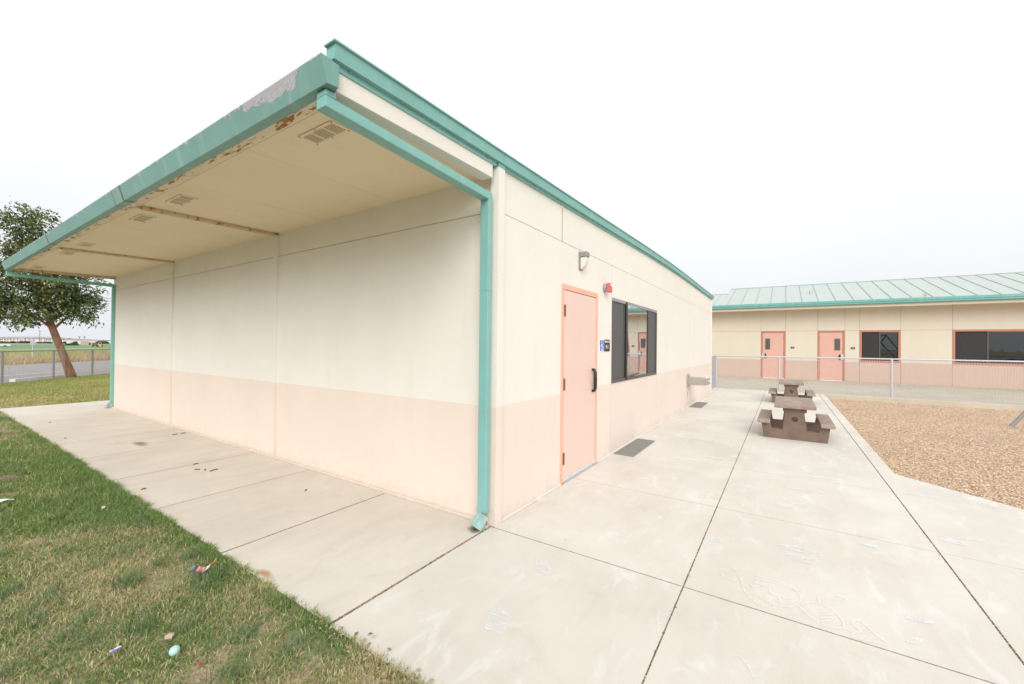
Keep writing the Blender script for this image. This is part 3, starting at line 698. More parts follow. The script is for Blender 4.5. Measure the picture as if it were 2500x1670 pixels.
for y1, y0 in zip(cuts[:-1], cuts[1:]):
    k = ops.get((y0, y1))
    fq(y0 + g, y1 - g, FH + .004, 3.6, 0)
    if k == 'd': continue
    fq(y0 + g, y1 - g, -.05, FB, 1)
    if k is None: fq(y0 + g, y1 - g, FB, FH - .004, 0)
fq(-27, 14, FH - .1, 3.6, 2, .03)
for y in cuts[1:-1]: fq(y - .02, y + .02, -.05, 3.5, 2, .012)
for (y0, y1), k in ops.items():
    z0 = -.05 if k == 'd' else FB
    b.add([(0, y0, z0), (.14, y0, z0), (.14, y0, FH), (0, y0, FH)], [(0, 1, 2, 3)], 0); b.add([(0, y1, z0), (.14, y1, z0), (.14, y1, FH), (0, y1, FH)], [(0, 1, 2, 3)], 0)
    if k == 'w': b.add([(0, y0, z0), (.14, y0, z0), (.14, y1, z0), (0, y1, z0)], [(0, 1, 2, 3)], 0)
b.box(.02, 9, -27, -26.9, -.05, 4.2, 0); b.box(.02, 9, 13.9, 14, -.05, 4.2, 0); b.box(8.9, 9, -26.9, 13.9, -.05, 3.6, 0)
b.build('wall', [M['cream_far'], M['peach_far'], M['joint']], far)
for y0, y1, hs in doors:
    b = MB(); b.box(-.012, .1, y0, y0 + .065, -.04, FH - .07); b.box(-.012, .1, y1 - .065, y1, -.04, FH - .07); b.box(-.012, .1, y0, y1, FH - .0695, FH)
    b.build('door_frame', M['frame_far'], far, bevel=.003)
    d = MB().box(.012, .06, y0 + .07, y1 - .07, .03, FH - .075).build('door', M['door_far'], far, bevel=.003)
    yc = (y1 - .27) if hs == 'L' else (y0 + .27)
    if hs == 'L': yc = y1 - .28
    f = MB(); f.box(-.002, .011, yc - .105, yc + .105, 1.40, 1.42); f.box(-.002, .011, yc - .105, yc + .105, 1.92, 1.94); f.box(-.002, .011, yc - .105, yc - .085, 1.42, 1.92); f.box(-.002, .011, yc + .085, yc + .105, 1.42, 1.92)
    f.build('vision_frame', plain('bronze_vision_frame', (.22, .17, .12), .5), d)
    MB().box(.004, .0115, yc - .085, yc + .085, 1.42, 1.92).build('vision_pane', M['screen'], d)
    yh = (y1 - .10) if hs == 'L' else (y0 + .10); sg_ = -1 if hs == 'L' else 1
    p = MB(); p.box(-.03, .011, yh - .05, yh + .05, .97, 1.22); p.build('lock_guard', M['galv'], d, bevel=.006)
    p = MB(); T = Matrix.Translation((-.022, yh + sg_ * .055, 1.095))
    pts = [(0, -.13)] + [(sg_ * .075 * math.cos(t), .13 * math.sin(t)) for t in [math.radians(-75 + 25 * k) for k in range(7)]] + [(0, .13)]
    p.prism([(yh + sg_ * .052 + u_, 1.095 + v_) for u_, v_ in pts], 'x', -.02, .011); p.build('pull_handle', M['black'], d)
    yg = (y0 + .07) if hs == 'L' else (y1 - .07)
    for z in (.28, 1.15, 1.9): MB().tube((-.004, yg, z), (-.004, yg, z + .13), .012, n=8).build('hinge', M['frame_far'], d)
    MB().box(-.005, .012, y0 + .07, y1 - .07, .005, .03).build('door_sweep', M['white'], d)
for y0, y1 in wins:
    b = MB(); f = .075
    b.box(-.014, .1, y0, y0 + f, FB, FH); b.box(-.014, .1, y1 - f, y1, FB, FH); b.box(-.014, .1, y0 + f, y1 - f, FH - f, FH); b.box(-.014, .1, y0 + f, y1 - f, FB, FB + f)
    w = b.build('window_frame', M['frame_far'], far, bevel=.003)
    n = 2 if y1 - y0 < 2 else 4
    ym = [y1 - f - (y1 - y0 - 2 * f) * k / n for k in range(n + 1)]
    if y1 - y0 > 3.5: n = 3; ym = [y1 - f, -8.68, -10.92, y0 + f]
    b = MB()
    for k in range(1, n): b.box(.015, .07, ym[k] - .02, ym[k] + .02, FB + f, FH - f)
    b.build('mullion', M['alu_dark'], w)
    for k in range(n):
        if k % 2 == 0: MB().box(.03, .036, ym[k + 1] + .02, ym[k] - .02, FB + f, FH - f).build('window_screen', plain('black_screen', (.016, .0155, .016), .6, .2, 8), w)
        else: MB().box(.04, .045, ym[k + 1] + .02, ym[k] - .02, FB + f, FH - f).build('window_pane', M['glass_far'], w)
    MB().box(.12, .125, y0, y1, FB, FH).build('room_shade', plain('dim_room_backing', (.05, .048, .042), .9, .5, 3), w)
# eave: soffit, fascia, gutter, roof sheets with standing seams
MB().box(-.80, .0, -27, 14, 3.30, 3.33).build('soffit', M['soffit'], far)
MB().box(-.84, -.80, -27, 14, 3.265, 3.42).build('fascia', M['cream_far'], far)
gs = [(-.845, 3.385), (-.95, 3.385), (-.965, 3.40), (-.965, 3.455), (-.985, 3.47), (-.985, 3.56), (-.97, 3.575), (-.845, 3.575)]
MB().prism(gs, 'y', -27, 14).build('gutter', M['teal_far'], far)
def rz(x): return 3.585 + .285 * (x + .8)
b = MB()
def rsheet(x0, x1, y0, y1): b.add([(x0, y0, rz(x0)), (x1, y0, rz(x1)), (x1, y1, rz(x1)), (x0, y1, rz(x0)), (x0, y0, rz(x0) - .04), (x1, y0, rz(x1) - .04), (x1, y1, rz(x1) - .04), (x0, y1, rz(x0) - .04)],
    [(0, 1, 2, 3), (7, 6, 5, 4), (0, 4, 5, 1), (1, 5, 6, 2), (2, 6, 7, 3), (3, 7, 4, 0)])
rsheet(-.93, 4.0, -28, .62); rsheet(-.93, 2.4, .622, 15)
b.add([(4.0, -28, rz(4)), (4.0, .62, rz(4)), (9.2, .62, 3.6), (9.2, -28, 3.6)], [(0, 1, 2, 3)]); b.add([(2.4, .622, rz(2.4)), (2.4, 15, rz(2.4)), (9.2, 15, 3.55), (9.2, .622, 3.55)], [(0, 1, 2, 3)])
rf = b.build('roof', M['seamroof'], far)
b = MB(); y = 14.4
while y > -27:
    xe = 4.0 if y < .6 else 2.4
    b.add([(-.94, y - .008, rz(-.94)), (-.94, y + .008, rz(-.94)), (-.94, y, rz(-.94) + .028), (xe, y - .008, rz(xe)), (xe, y + .008, rz(xe)), (xe, y, rz(xe) + .028)], [(0, 1, 2), (3, 5, 4), (0, 2, 5, 3), (1, 4, 5, 2)])
    y -= .61
b.build('standing_seam', M['seam'], rf)
b = MB(); b.box(3.93, 4.1, -28, .64, rz(4) - .03, rz(4) + .025); b.box(2.34, 2.5, .66, 15, rz(2.4) - .03, rz(2.4) + .02); b.build('ridge_cap', M['seam'], rf)
b = MB(); b.add([(2.35, .60, rz(2.35) + .002), (4.0, .60, rz(4.0) + .002), (4.0, .68, rz(4.0) + .03), (2.35, .68, rz(2.35) + .03)], [(0, 1, 2, 3)]); b.build('rake_cap', M['seamroof'], rf)
for y, txt, lab in ((-2.34, 'A4', 'small black number plate on the cream wall between the two far salmon doors'), (-4.565, 'A5', 'small black number plate between the right far door and the dark window')):
    o = thing('room_sign', lab, 'sign', (21, y, 1.505), 'number plates on the far building')
    MB().box(-.008, -.001, -.07, .07, -.047, .047).build('sign_plate', M['black'], o)
    text('lettering', txt, .06, (-.0085, 0, 0), M['white'], o, rot=(PI / 2, 0, -PI / 2))
# weeds rooted in the roof
def weed_tuft(name, x, y, z, n, h, label, cat='weed', group=None):
    xs_ = rng.normal(0, .05, n); ys_ = rng.normal(0, .05, n)
    o = blades(name, xs_, ys_, np.zeros(n), rng.uniform(.5, 1, n) * h, np.full(n, .012), np.array([.55, .50, .25]) * rng.uniform(.8, 1.2, (n, 1)), .6)
    o.location = (x, y, z); return tag(o, label, cat, group)
weed_tuft('roof_weed', 22.3, -3.05, rz(1.3), 14, .32, 'dry yellow weed growing in the middle of the pale green roof', group='weeds growing on the far roof')
weed_tuft('roof_weed', 20.4, -6.75, rz(-.6), 14, .3, 'dry yellow weed growing at the gutter edge of the pale green roof', group='weeds growing on the far roof')

# ------------------------------------------------------------------ picnic tables
def picnic(loc, label):
    t = thing('picnic_table', label, 'picnic table', loc, 'brown concrete picnic tables on the patio')
    prof = [(-.425, 0), (-.460, .245), (-.33, .245), (-.317, .155), (-.165, .155), (-.128, .435), (-.16, .455), (-.16, .51), (.16, .51), (.16, .455), (.128, .435), (.165, .155), (.317, .155), (.33, .245), (.460, .245), (.425, 0)]
    for x in (.10, 1.06):
        import bmesh
        n = len(prof); bm = bmesh.new(); hole = [(.043 * math.cos(2 * PI * k / 18), .335 + .043 * math.sin(2 * PI * k / 18)) for k in range(18)]
        loops = []
        for xx in (x, x + .12):
            ov = [bm.verts.new((xx, p[0], p[1])) for p in prof]; hv = [bm.verts.new((xx, p[0], p[1])) for p in hole]
            oe = [bm.edges.new((ov[i], ov[(i + 1) % n])) for i in range(n)]; he = [bm.edges.new((hv[i], hv[(i + 1) % 18])) for i in range(18)]
            bmesh.ops.triangle_fill(bm, use_beauty=True, use_dissolve=False, edges=oe + he); loops.append((ov, hv))
        for (ov, hv), (ow, hw) in [(loops[0], loops[1])]:
            for i in range(n): bm.faces.new((ov[i], ov[(i + 1) % n], ow[(i + 1) % n], ow[i]))
            for i in range(18): bm.faces.new((hv[i], hv[(i + 1) % 18], hw[(i + 1) % 18], hw[i]))
        bmesh.ops.recalc_face_normals(bm, faces=bm.faces)
        me = bpy.data.meshes.new('pedestal'); bm.to_mesh(me); bm.free(); me.materials.append(M['tab_leg'])
        o = bpy.data.objects.new('pedestal', me); COL.objects.link(o); o.parent = t
    MB().box(0, 1.38, -.278, .278, .511, .566).build('tabletop', M['tab_top'], t, bevel=.008)
    for s_ in (-1, 1): MB().box(0, 1.32, s_ * .335, s_ * .515, .246, .300).build('bench', M['tab_top'], t, bevel=.008)
    return t
t1 = picnic((5.19, -2.145, .001), 'brown concrete picnic table nearer the camera, standing in full view on the patio')
t2 = copy_tree(t1); t2.location = (10.32, -2.165, .001); t2['label'] = 'brown concrete picnic table next to the fence, partly hidden behind the other table'

# ------------------------------------------------------------------ chain link fences
def chainlink(name, p0, p1, h, mat, r, parent, step=.057, z0=.04):
    p0 = np.array(p0, float); p1 = np.array(p1, float); L = np.linalg.norm(p1 - p0); d = (p1 - p0) / L; nrm = np.array([-d[1], d[0], 0])
    nx = int(L / step); nz = int(round((h - z0) / (step / 2))) + 1
    V = []; F = []; S_ = []
    verts = np.zeros((nx * 2, nz, 3, 3)); k = np.arange(nz)
    off3 = [(math.cos(a), math.sin(a)) for a in (0, 2.1, 4.2)]
    for i in range(nx):
        for s_ in (0, 1):
            u = (i + (k % 2 if s_ == 0 else 1 - (k % 2)) * .5 * 1. + .25 + (0 if s_ == 0 else 0)) * step
            y = (.4 if s_ == 0 else -.4) * r * 2
            z = z0 + k * step / 2
            C = p0[None] + d[None] * u[:, None] + nrm[None] * y; C[:, 2] = p0[2] + z
            for q_, (ca, sa) in enumerate(off3): verts[i * 2 + s_, :, q_] = C + d[None] * ca * r + nrm[None] * sa * r
    nw = nx * 2; idx = np.arange(nw * nz * 3).reshape(nw, nz, 3)
    quads = []
    for q_ in range(3):
        a = idx[:, :-1, q_]; b_ = idx[:, :-1, (q_ + 1) % 3]; c = idx[:, 1:, (q_ + 1) % 3]; d_ = idx[:, 1:, q_]
        quads.append(np.stack([a, b_, c, d_], -1).reshape(-1, 4))
    Q = np.concatenate(quads)
    return raw_mesh(name, verts.reshape(-1, 3), Q.ravel(), np.arange(len(Q)) * 4, mat, None, parent)
fx = 14.26
f1 = thing('chain_link_fence', 'low galvanised chain link fence with pale top rail in front of the far building', 'fence', (0, 0, 0))
for y in (.12, -1.87, -4.77, -7.67, -10.6, -13.5):
    z = 1.16; MB().tube((fx, y, 0), (fx, y, z), .03 if y < 0 else .036, n=14).tube((fx, y, z), (fx, y, z + .03), .034, .012, 14).build('post', M['galv'], f1, smooth=True)
MB().tube((fx, .12, 1.165), (fx, -14, 1.195), .022, n=12).build('top_rail', M['galv'], f1, smooth=True)
chainlink('wire_mesh', (fx + .035, .1, 0), (fx + .035, -14, 0), 1.21, M['galv'], .0025, f1)
f2 = thing('chain_link_fence', 'short edge-on piece of chain link fence joining the corner of the near building', 'fence', (0, 0, 0))
MB().tube((12.26, .06, 0), (12.26, .06, 1.17), .03, n=12).tube((12.26, .06, 1.17), (12.26, .06, 1.19), .032, .012, 12).build('post', M['galv'], f2, smooth=True)
MB().tube((12.26, .06, 1.15), (14.2, .13, 1.16), .021, n=12).build('top_rail', M['galv'], f2, smooth=True)
chainlink('wire_mesh', (12.28, .03, 0), (14.2, .10, 0), 1.19, M['galv'], .0019, f2)
f3 = thing('chain_link_fence', 'grey chain link fence along the road at the edge of the lawn', 'fence', (0, 0, 0))
A = Vector((-.69, 19.39, 0)); Bp = Vector((2.13, 22.98, 0)); dd = (Bp - A) / 2
for k in range(-2, 6):
    p = A + dd * k; MB().tube(p, p + Vector((0, 0, 1.1)), .033, n=10).build('post', M['galv_dark'], f3, smooth=True)
p0 = A - dd * 2; p1 = A + dd * 5
MB().tube(p0 + Vector((0, 0, 1.09)), p1 + Vector((0, 0, 1.09)), .02, n=8).build('top_rail', M['galv_dark'], f3, smooth=True)
chainlink('wire_mesh', p0, p1, 1.08, M['galv_dark'], .0023, f3)
# swing set leg
sw = thing('swing_set', 'slanted grey steel leg of a swing frame standing in the wood chips', 'swing set', (0, 0, 0))
top = Vector((9.95, -7.42, 2.35))
MB().tube((9.92, -5.86, -.12), top, .036, n=14).build('leg', M['galv_dark'], sw, smooth=True)
MB().tube((9.92, -8.98, -.12), top, .036, n=14).build('leg', M['galv_dark'], sw, smooth=True)
MB().tube(top + Vector((.1, 0, 0)), top + Vector((-3.4, 0, 0)), .042, n=14).build('top_beam', M['galv_dark'], sw, smooth=True)
for dy in (1.56, -1.56): MB().tube((6.65, -7.42 + dy, -.12), (6.62, -7.42, 2.35), .036, n=14).build('leg', M['galv_dark'], sw, smooth=True)

# ------------------------------------------------------------------ tree by the road
tree = thing('evergreen_tree', 'leaning broad-leaved evergreen with reddish trunk on the lawn by the road', 'tree', (1.31, 21.76, 0))
tp = [(0, 0, -.1), (-.03, 0, .12), (-.16, .02, .6), (-.31, .05, 1.15), (-.52, .09, 1.9), (-.68, .12, 2.5), (-.82, .14, 3.2), (-.98, .17, 4.1), (-1.08, .2, 5.2), (-1.12, .2, 6.0)]
tr = [.19, .15, .125, .115, .108, .10, .09, .075, .05, .025]
b = MB(); b.path(tp, tr, 14)
limbs = [(4, (.55, -.25, 3.0)), (5, (.75, -.1, 3.6)), (5, (-1.9, .3, 3.3)), (6, (-.2, -.5, 4.6)), (6, (-1.9, .5, 4.5)), (7, (-.3, .5, 5.6)), (7, (-1.7, -.2, 5.7)), (4, (-1.75, -.4, 2.7)), (5, (-.5, 1.1, 3.4)), (5, (-.7, -1.0, 3.5))]
for k, e in limbs:
    s_ = Vector(tp[k]); e = Vector(e); m_ = s_.lerp(e, .5) + Vector((0, 0, .12)); b.path([s_, s_.lerp(m_, .5) + Vector((0, 0, .05)), m_, e], [.05, .04, .028, .012], 8)
b.build('trunk', M['bark'], tree, smooth=True)
blobs = [((-.95, .2, 5.55), (.95, .95, 1.0)), ((-.45, .1, 4.9), (.9, .9, .8)), ((-1.7, .2, 4.9), (.9, .9, .9)), ((-.1, 0, 3.75), (1.0, 1.0, .8)), ((.10, -.1, 3.0), (.72, .8, .66)), ((.42, -.15, 2.72), (.42, .5, .5)), ((-.55, .2, 3.0), (.75, .9, .72)),
         ((-1.7, .3, 3.6), (1.1, 1.0, .9)), ((-2.3, .3, 2.9), (1., .9, .8)), ((-1.35, -.3, 2.75), (.8, .8, .7)), ((-2.7, .2, 4.0), (.9, .9, .9)), ((-.6, .9, 4.0), (1., .8, 1.)), ((-.9, -.8, 4.2), (.9, .7, 1.)), ((-1.6, .2, 2.4), (.95, .9, .45)), ((-.25, 0, 2.5), (.65, .7, .4)), ((-1.2, .1, 5.9), (.8, .8, .7))]
P = []; NRM = []
vol = np.array([r_[0] * r_[1] * r_[2] for _, r_ in blobs]) ** .8; cl = rng.choice(len(blobs), 800, p=vol / vol.sum())
for i in cl:
    c, r_ = blobs[i]; v = rng.normal(size=3); v /= np.linalg.norm(v); rad = rng.random() ** .45
    P.append(np.array(c) + v * rad * np.array(r_)); NRM.append(v)
cc_ = np.array(P); n_ = 22
LP = np.repeat(cc_, n_, 0) + rng.normal(0, .10, (len(cc_) * n_, 3)); n = len(LP)
CL = np.repeat(rng.uniform(.65, 1.25, len(cc_)), n_)
ld = np.repeat(np.array(NRM), n_, 0) * .6 + rng.normal(0, .6, (n, 3)); ld[:, 2] -= .25; ld /= np.linalg.norm(ld, axis=1)[:, None]
up = rng.normal(0, .5, (n, 3)); up[:, 2] += 1.; sd = np.cross(ld, up); sd /= np.linalg.norm(sd, axis=1)[:, None]; nm = np.cross(sd, ld)
ll = rng.uniform(.10, .17, n)[:, None]; lw = ll * .23
V = np.stack([LP, LP + ld * ll * .45 + sd * lw + nm * ll * .05, LP + ld * ll - nm * ll * .12, LP + ld * ll * .45 - sd * lw + nm * ll * .05], 1)
pal = np.array([[.10, .15, .055], [.14, .20, .075], [.19, .26, .10], [.26, .30, .11], [.44, .23, .12], [.48, .42, .15]])
pc = pal[rng.choice(6, n, p=[.30, .30, .2, .12, .05, .03])] * CL[:, None] * rng.uniform(.8, 1.2, (n, 1))
raw_mesh('crown', V.reshape(-1, 3), np.arange(n * 4), np.arange(n) * 4, M['leaf'], np.repeat(pc, 4, 0), tree)

# ------------------------------------------------------------------ grass
def grass_color(g, n, dry):
    green = np.array([[.17, .265, .075], [.20, .305, .08], [.255, .36, .115], [.20, .29, .14]])[rng.integers(0, 4, n)]
    tan = np.array([[.58, .48, .30], [.47, .44, .21], [.60, .53, .34], [.40, .42, .17]])[rng.integers(0, 4, n)]
    pick = (rng.random(n) < np.clip(dry, .03, .95))[:, None]
    return np.where(pick, tan, green) * rng.uniform(.8, 1.25, (n, 1))
def lawn_patch(dens, x0, x1, y0, y1, hmin, hmax, w):
    n = int(dens * (x1 - x0) * (y1 - y0)); return rng.uniform(x0, x1, n), rng.uniform(y0, y1, n), rng.uniform(hmin, hmax, n), rng.uniform(w * .7, w * 1.3, n)
parts = [lawn_patch(15000, -3.1, -1.46, -1.2, 3.0, .012, .036, .0048), lawn_patch(9000, -3.1, -1.46, 3.0, 6.5, .022, .05, .0055), lawn_patch(24000, -1.56, -1.46, -1.2, 9, .02, .05, .004), lawn_patch(5000, -3.6, -1.46, 6.5, 12.05, .03, .065, .006), lawn_patch(3000, -5, -3.1, -3, 6, .03, .06, .005), lawn_patch(3000, -3.1, -1.5, -4, -1.2, .03, .06, .005)]
x, y, h, w = [np.concatenate(q_) for q_ in zip(*parts)]
lush = np.clip((y - 2.1) / .8, 0, 1) * np.clip((7.6 - y) / 1.2, 0, 1)
p1_ = fbm(x, y, 1.6); p2_ = fbm(x + 9, y - 4, 5.)
edge = np.clip((x + 1.75) / .25, 0, 1) * (y > .3)
dry = .26 + 1.7 * (p1_ - .42) + .9 * (p2_ - .5) + .22 * np.clip((1.0 - y) / 1.2, 0, 1) - .45 * lush - .35 * edge + .25 * (y > 8.5)
dry = np.where(rng.random(len(x)) < .1, dry + .3, dry)
bare = fbm(x - 3, y + 8, 2.6) > .63 + .25 * lush
clump = fbm(x + 31, y + 17, 6.)
h = h * (.65 + .8 * clump) * (1 + .25 * lush); keep = (~bare | (rng.random(len(x)) < .3)) & (x < -1.466 + .012 * np.sin(y * 9) + .01 * np.sin(y * 23) + .014 * (fbm(y * 2, y + 3, 4.) - .5))
for cx, cy in ((-1.72, 8.03), (-2.02, 4.92), (-2.18, 4.22)): keep &= ((x - cx) / (.2 if cy > 7 else .16)) ** 2 + ((y - cy) / .13) ** 2 > .7
x, y, h, w, dry = x[keep], y[keep], h[keep], w[keep], dry[keep]
kind(blades('grass', x, y, np.full(len(x), -.014), h, w, grass_color(None, len(x), dry), 1.15), 'stuff')
# longer weedy tufts near the camera
tx, ty, th, tw = [], [], [], []
for k in range(42):
    cx, cy = rng.uniform(-2.6, -1.6), rng.uniform(-.5, 2.6); m_ = rng.integers(25, 55)
    tx.append(cx + rng.normal(0, .035, m_)); ty.append(cy + rng.normal(0, .035, m_)); th.append(rng.uniform(.05, .105, m_)); tw.append(rng.uniform(.003, .005, m_))
tx, ty, th, tw = map(np.concatenate, (tx, ty, th, tw)); k_ = tx < -1.49; tx, ty, th, tw = tx[k_], ty[k_], th[k_], tw[k_]
gc = np.array([[.16, .25, .12], [.19, .28, .16], [.13, .22, .07]])[rng.integers(0, 3, len(tx))] * rng.uniform(.85, 1.3, (len(tx), 1))
kind(blades('weedy_grass', tx, ty, np.full(len(tx), -.014), th, tw, gc, 1.0), 'stuff')
# far lawn beyond the slab
n = 150000; x = rng.uniform(-4, 8, n); y = rng.uniform(12.05, 27, n); k_ = (-.7071 * x + .7071 * y < 14.6); x, y = x[k_], y[k_]; n = len(x)
dry = .30 + 1.2 * (fbm(x, y, .5) - .45) + .5 * (fbm(x, y, 2.) - .5) + .35 * np.clip((14.5 - y) / 2, 0, 1)
gc = np.where((rng.random(n) < np.clip(dry, .05, .9))[:, None], np.array([.52, .45, .20]), np.array([.32, .38, .10])) * rng.uniform(.75, 1.25, (n, 1))
kind(blades('grass', x, y, np.full(n, -.014), rng.uniform(.03, .07, n), rng.uniform(.008, .014, n), gc, .8), 'stuff')
# dry verge across the road
n = 42000; s_ = 25 + rng.random(n) ** 1.2 * 20.5; t_ = rng.uniform(18, 75, n); x = NN.x * s_ + TT.x * t_; y = NN.y * s_ + TT.y * t_
f_ = np.clip((s_ - 26) / 9 + (fbm(x, y, .2) - .5) * 1.6, 0, 1)[:, None]
gc = (np.array([.58, .44, .26]) * (1 - f_) + np.array([.44, .46, .22]) * f_) * rng.uniform(.75, 1.3, (n, 1))
kind(blades('dry_weeds', x, y, np.full(n, -.06), rng.uniform(.15, .55, n) * (.6 + .8 * fbm(x, y, .35)), rng.uniform(.02, .05, n), gc, .7), 'stuff')

# ------------------------------------------------------------------ litter and loose bits on the ground
def mound_obj(cx, cy, rx, ry, h, label):
    b = MB(); n, m_ = 20, 6; vs = [(0, 0, h)]
    for k in range(1, m_ + 1):
        for i in range(n):
            a_ = 2 * PI * i / n; r_ = k / m_; jj = 1 + .22 * mnoise.noise(Vector((math.cos(a_) * 1.7 + cx * 5, math.sin(a_) * 1.7 + cy, k * .3)))
            vs.append((rx * r_ * jj * math.cos(a_), ry * r_ * jj * math.sin(a_), h * (1 - r_ ** 2) + (.012 * mnoise.noise(Vector((math.cos(a_) * r_ * 9, math.sin(a_) * r_ * 9, cy))) if k < m_ else -.012)))
    fs = [(0, 1 + i, 1 + (i + 1) % n) for i in range(n)] + [(1 + (k - 1) * n + i, 1 + k * n + i, 1 + k * n + (i + 1) % n, 1 + (k - 1) * n + (i + 1) % n) for k in range(1, m_) for i in range(n)]
    o = b.add(vs, fs).build('dirt_mound', M['mound'], smooth=True, loc=(cx, cy, -.03)); return tag(o, label, 'dirt mound', 'gopher mounds in the lawn')
mound_obj(-1.76, 8.03, .21, .13, .05, 'brown dirt mound in the lawn farthest up along the slab edge')
mound_obj(-2.06, 4.92, .17, .12, .06, 'reddish brown dirt mound in the darkest green grass, the biggest of the three')
mound_obj(-2.20, 4.22, .09, .07, .035, 'small faint dirt mound just below the biggest mound at the photo\'s edge')
# crumpled snack wrapper
gx, gy = 15, 9; V = []; C = []
for j in range(gy):
    for i in range(gx):
        u = i / (gx - 1) - .5; v = j / (gy - 1) - .5
        z = .022 + .20 * u * u * (1.2 if u > 0 else .35) + .016 * mnoise.noise(Vector((u * 7, v * 7, 3))) + .05 * v * v
        V.append((u * .17 + .006 * mnoise.noise(Vector((u * 9, v * 9, 1))), v * .085 * (1 - .5 * abs(u)), z))
        c = (.10, .09, .10)
        if u > .38: c = (.85, .34, .03)
        elif u > .12: c = (.72, .72, .73)
        elif abs(u + .1) < .14 and v > -.15: c = (.72, .42, .38) if abs(u + .1) > .06 else (.55, .12, .12)
        elif u < -.36: c = (.25, .27, .3)
        C.append(c)
fl = []; 
for j in range(gy - 1):
    for i in range(gx - 1): fl += [j * gx + i, j * gx + i + 1, (j + 1) * gx + i + 1, (j + 1) * gx + i]
o = raw_mesh('snack_wrapper', V, fl, np.arange(len(fl) // 4) * 4, M['foil'], np.array(C)); o.location = (-1.655, 1.10, .0); o.rotation_euler = (.1, 0, math.radians(-48)); o.scale = (.82, .82, .9)
so = o.modifiers.new('thick', 'SOLIDIFY'); so.thickness = .0008
tag(o, 'crumpled dark snack wrapper with orange end lying in the grass', 'wrapper')
def scrap(name, m, loc, l, w_, rz_, label, cat, curl=.01, rx=.2):
    b = MB(); n = 7
    for i in range(n - 1):
        pass
    vs = []; 
    for i in range(n):
        u = i / (n - 1); vs += [(u * l - l / 2, -w_ / 2 * (1 - .3 * u), curl * math.sin(u * 3.5) + .004), (u * l - l / 2, w_ / 2, curl * math.sin(u * 3.5 + .6) + .004)]
    b.add(vs, [(2 * i, 2 * i + 2, 2 * i + 3, 2 * i + 1) for i in range(n - 1)])
    o = b.build(name, m, loc=loc); o.rotation_euler = (rx, .1, rz_); s2 = o.modifiers.new('thick', 'SOLIDIFY'); s2.thickness = .001
    return tag(o, label, cat)
scrap('paper_scrap', M['paper'], (-2.17, 3.86, .028), .10, .045, math.radians(10), 'white paper scrap in dark green grass at the left edge of the lawn', 'paper')
scrap('paper_scrap', M['paper'], (-1.735, 2.94, .03), .07, .02, math.radians(60), 'thin white paper strip standing up in the grass near the slab', 'paper', .02, .9)
scrap('candy_wrapper', [M['bluepaper']], (-2.17, .63, .02), .045, .016, math.radians(15), 'small blue and white candy wrapper in the grass left of the mint egg half', 'wrapper', .004)
MB().box(-.022, .022, .003, .010, .006, .0075).build('white_edge', M['paper'], bpy.data.objects['candy_wrapper'])
b = MB(); n, m_ = 18, 9; vs = []
for k in range(m_ + 1):
    a_ = PI * k / m_; r_ = math.sin(a_) * .021 * (1 + .18 * math.cos(a_)); zz = -math.cos(a_) * .028
    vs += [(zz, r_ * math.cos(2 * PI * i / n), r_ * math.sin(2 * PI * i / n)) for i in range(n)]
b.add(vs, [(k * n + i, k * n + (i + 1) % n, (k + 1) * n + (i + 1) % n, (k + 1) * n + i) for k in range(m_) for i in range(n)])
o = b.build('toy_egg', M['egg'], smooth=True, loc=(-2.01, .42, .012)); o.rotation_euler = (0, .25, math.radians(55)); tag(o, 'mint green plastic egg half lying in the dry grass', 'toy egg')
def rock(name, m, loc, r, label, cat, sq=.6):
    b = MB(); n, m_ = 14, 8; vs = []
    for k in range(m_ + 1):
        a_ = PI * k / m_
        for i in range(n):
            t_ = 2 * PI * i / n; d = Vector((math.sin(a_) * math.cos(t_), math.sin(a_) * math.sin(t_), math.cos(a_))); f_ = r * (1 + .35 * mnoise.noise(d * 1.6 + Vector(loc)))
            vs.append((d.x * f_, d.y * f_ * .8, d.z * f_ * sq))
    b.add(vs, [(k * n + i, k * n + (i + 1) % n, (k + 1) * n + (i + 1) % n, (k + 1) * n + i) for k in range(m_) for i in range(n)])
    return tag(b.build(name, m, smooth=True, loc=loc), label, cat)
rock('stone', M['stone'], (-1.985, .57, .005), .022, 'small pinkish stone in the grass just behind the mint egg half', 'stone')
rock('plastic_scrap', M['redbit'], (-1.98, .23, .012), .009, 'tiny red plastic scrap in the grass in front of the mint egg half', 'scrap')
def twig(pts, r, label):
    o = MB().path(pts, [r] * len(pts), 6).build('twig', M['twig']); return tag(o, label, 'twig', 'dead leaves and twigs on the slab')
G = 'dry curled leaf or twig fragment lying on the concrete under the overhang'
for cx, cy, a_, l in ((-.71, 3.93, .2, .05), (-.79, 3.66, 2.2, .06), (-.74, 3.58, 1.1, .04), (-.69, 3.48, .3, .09), (-1.28, 7.05, .8, .03), (-1.35, 3.34, .1, .04), (-.24, 6.08, .2, .07), (-.13, 6.08, .2, .07), (-.45, 2.0, .5, .03), (-1.15, 9.0, .2, .03)):
    c_, s__ = math.cos(a_), math.sin(a_)
    twig([(cx - c_ * l / 2, cy - s__ * l / 2, .006), (cx, cy + .008, .008), (cx + c_ * l / 2, cy + s__ * l / 2, .006)], .0055, G)
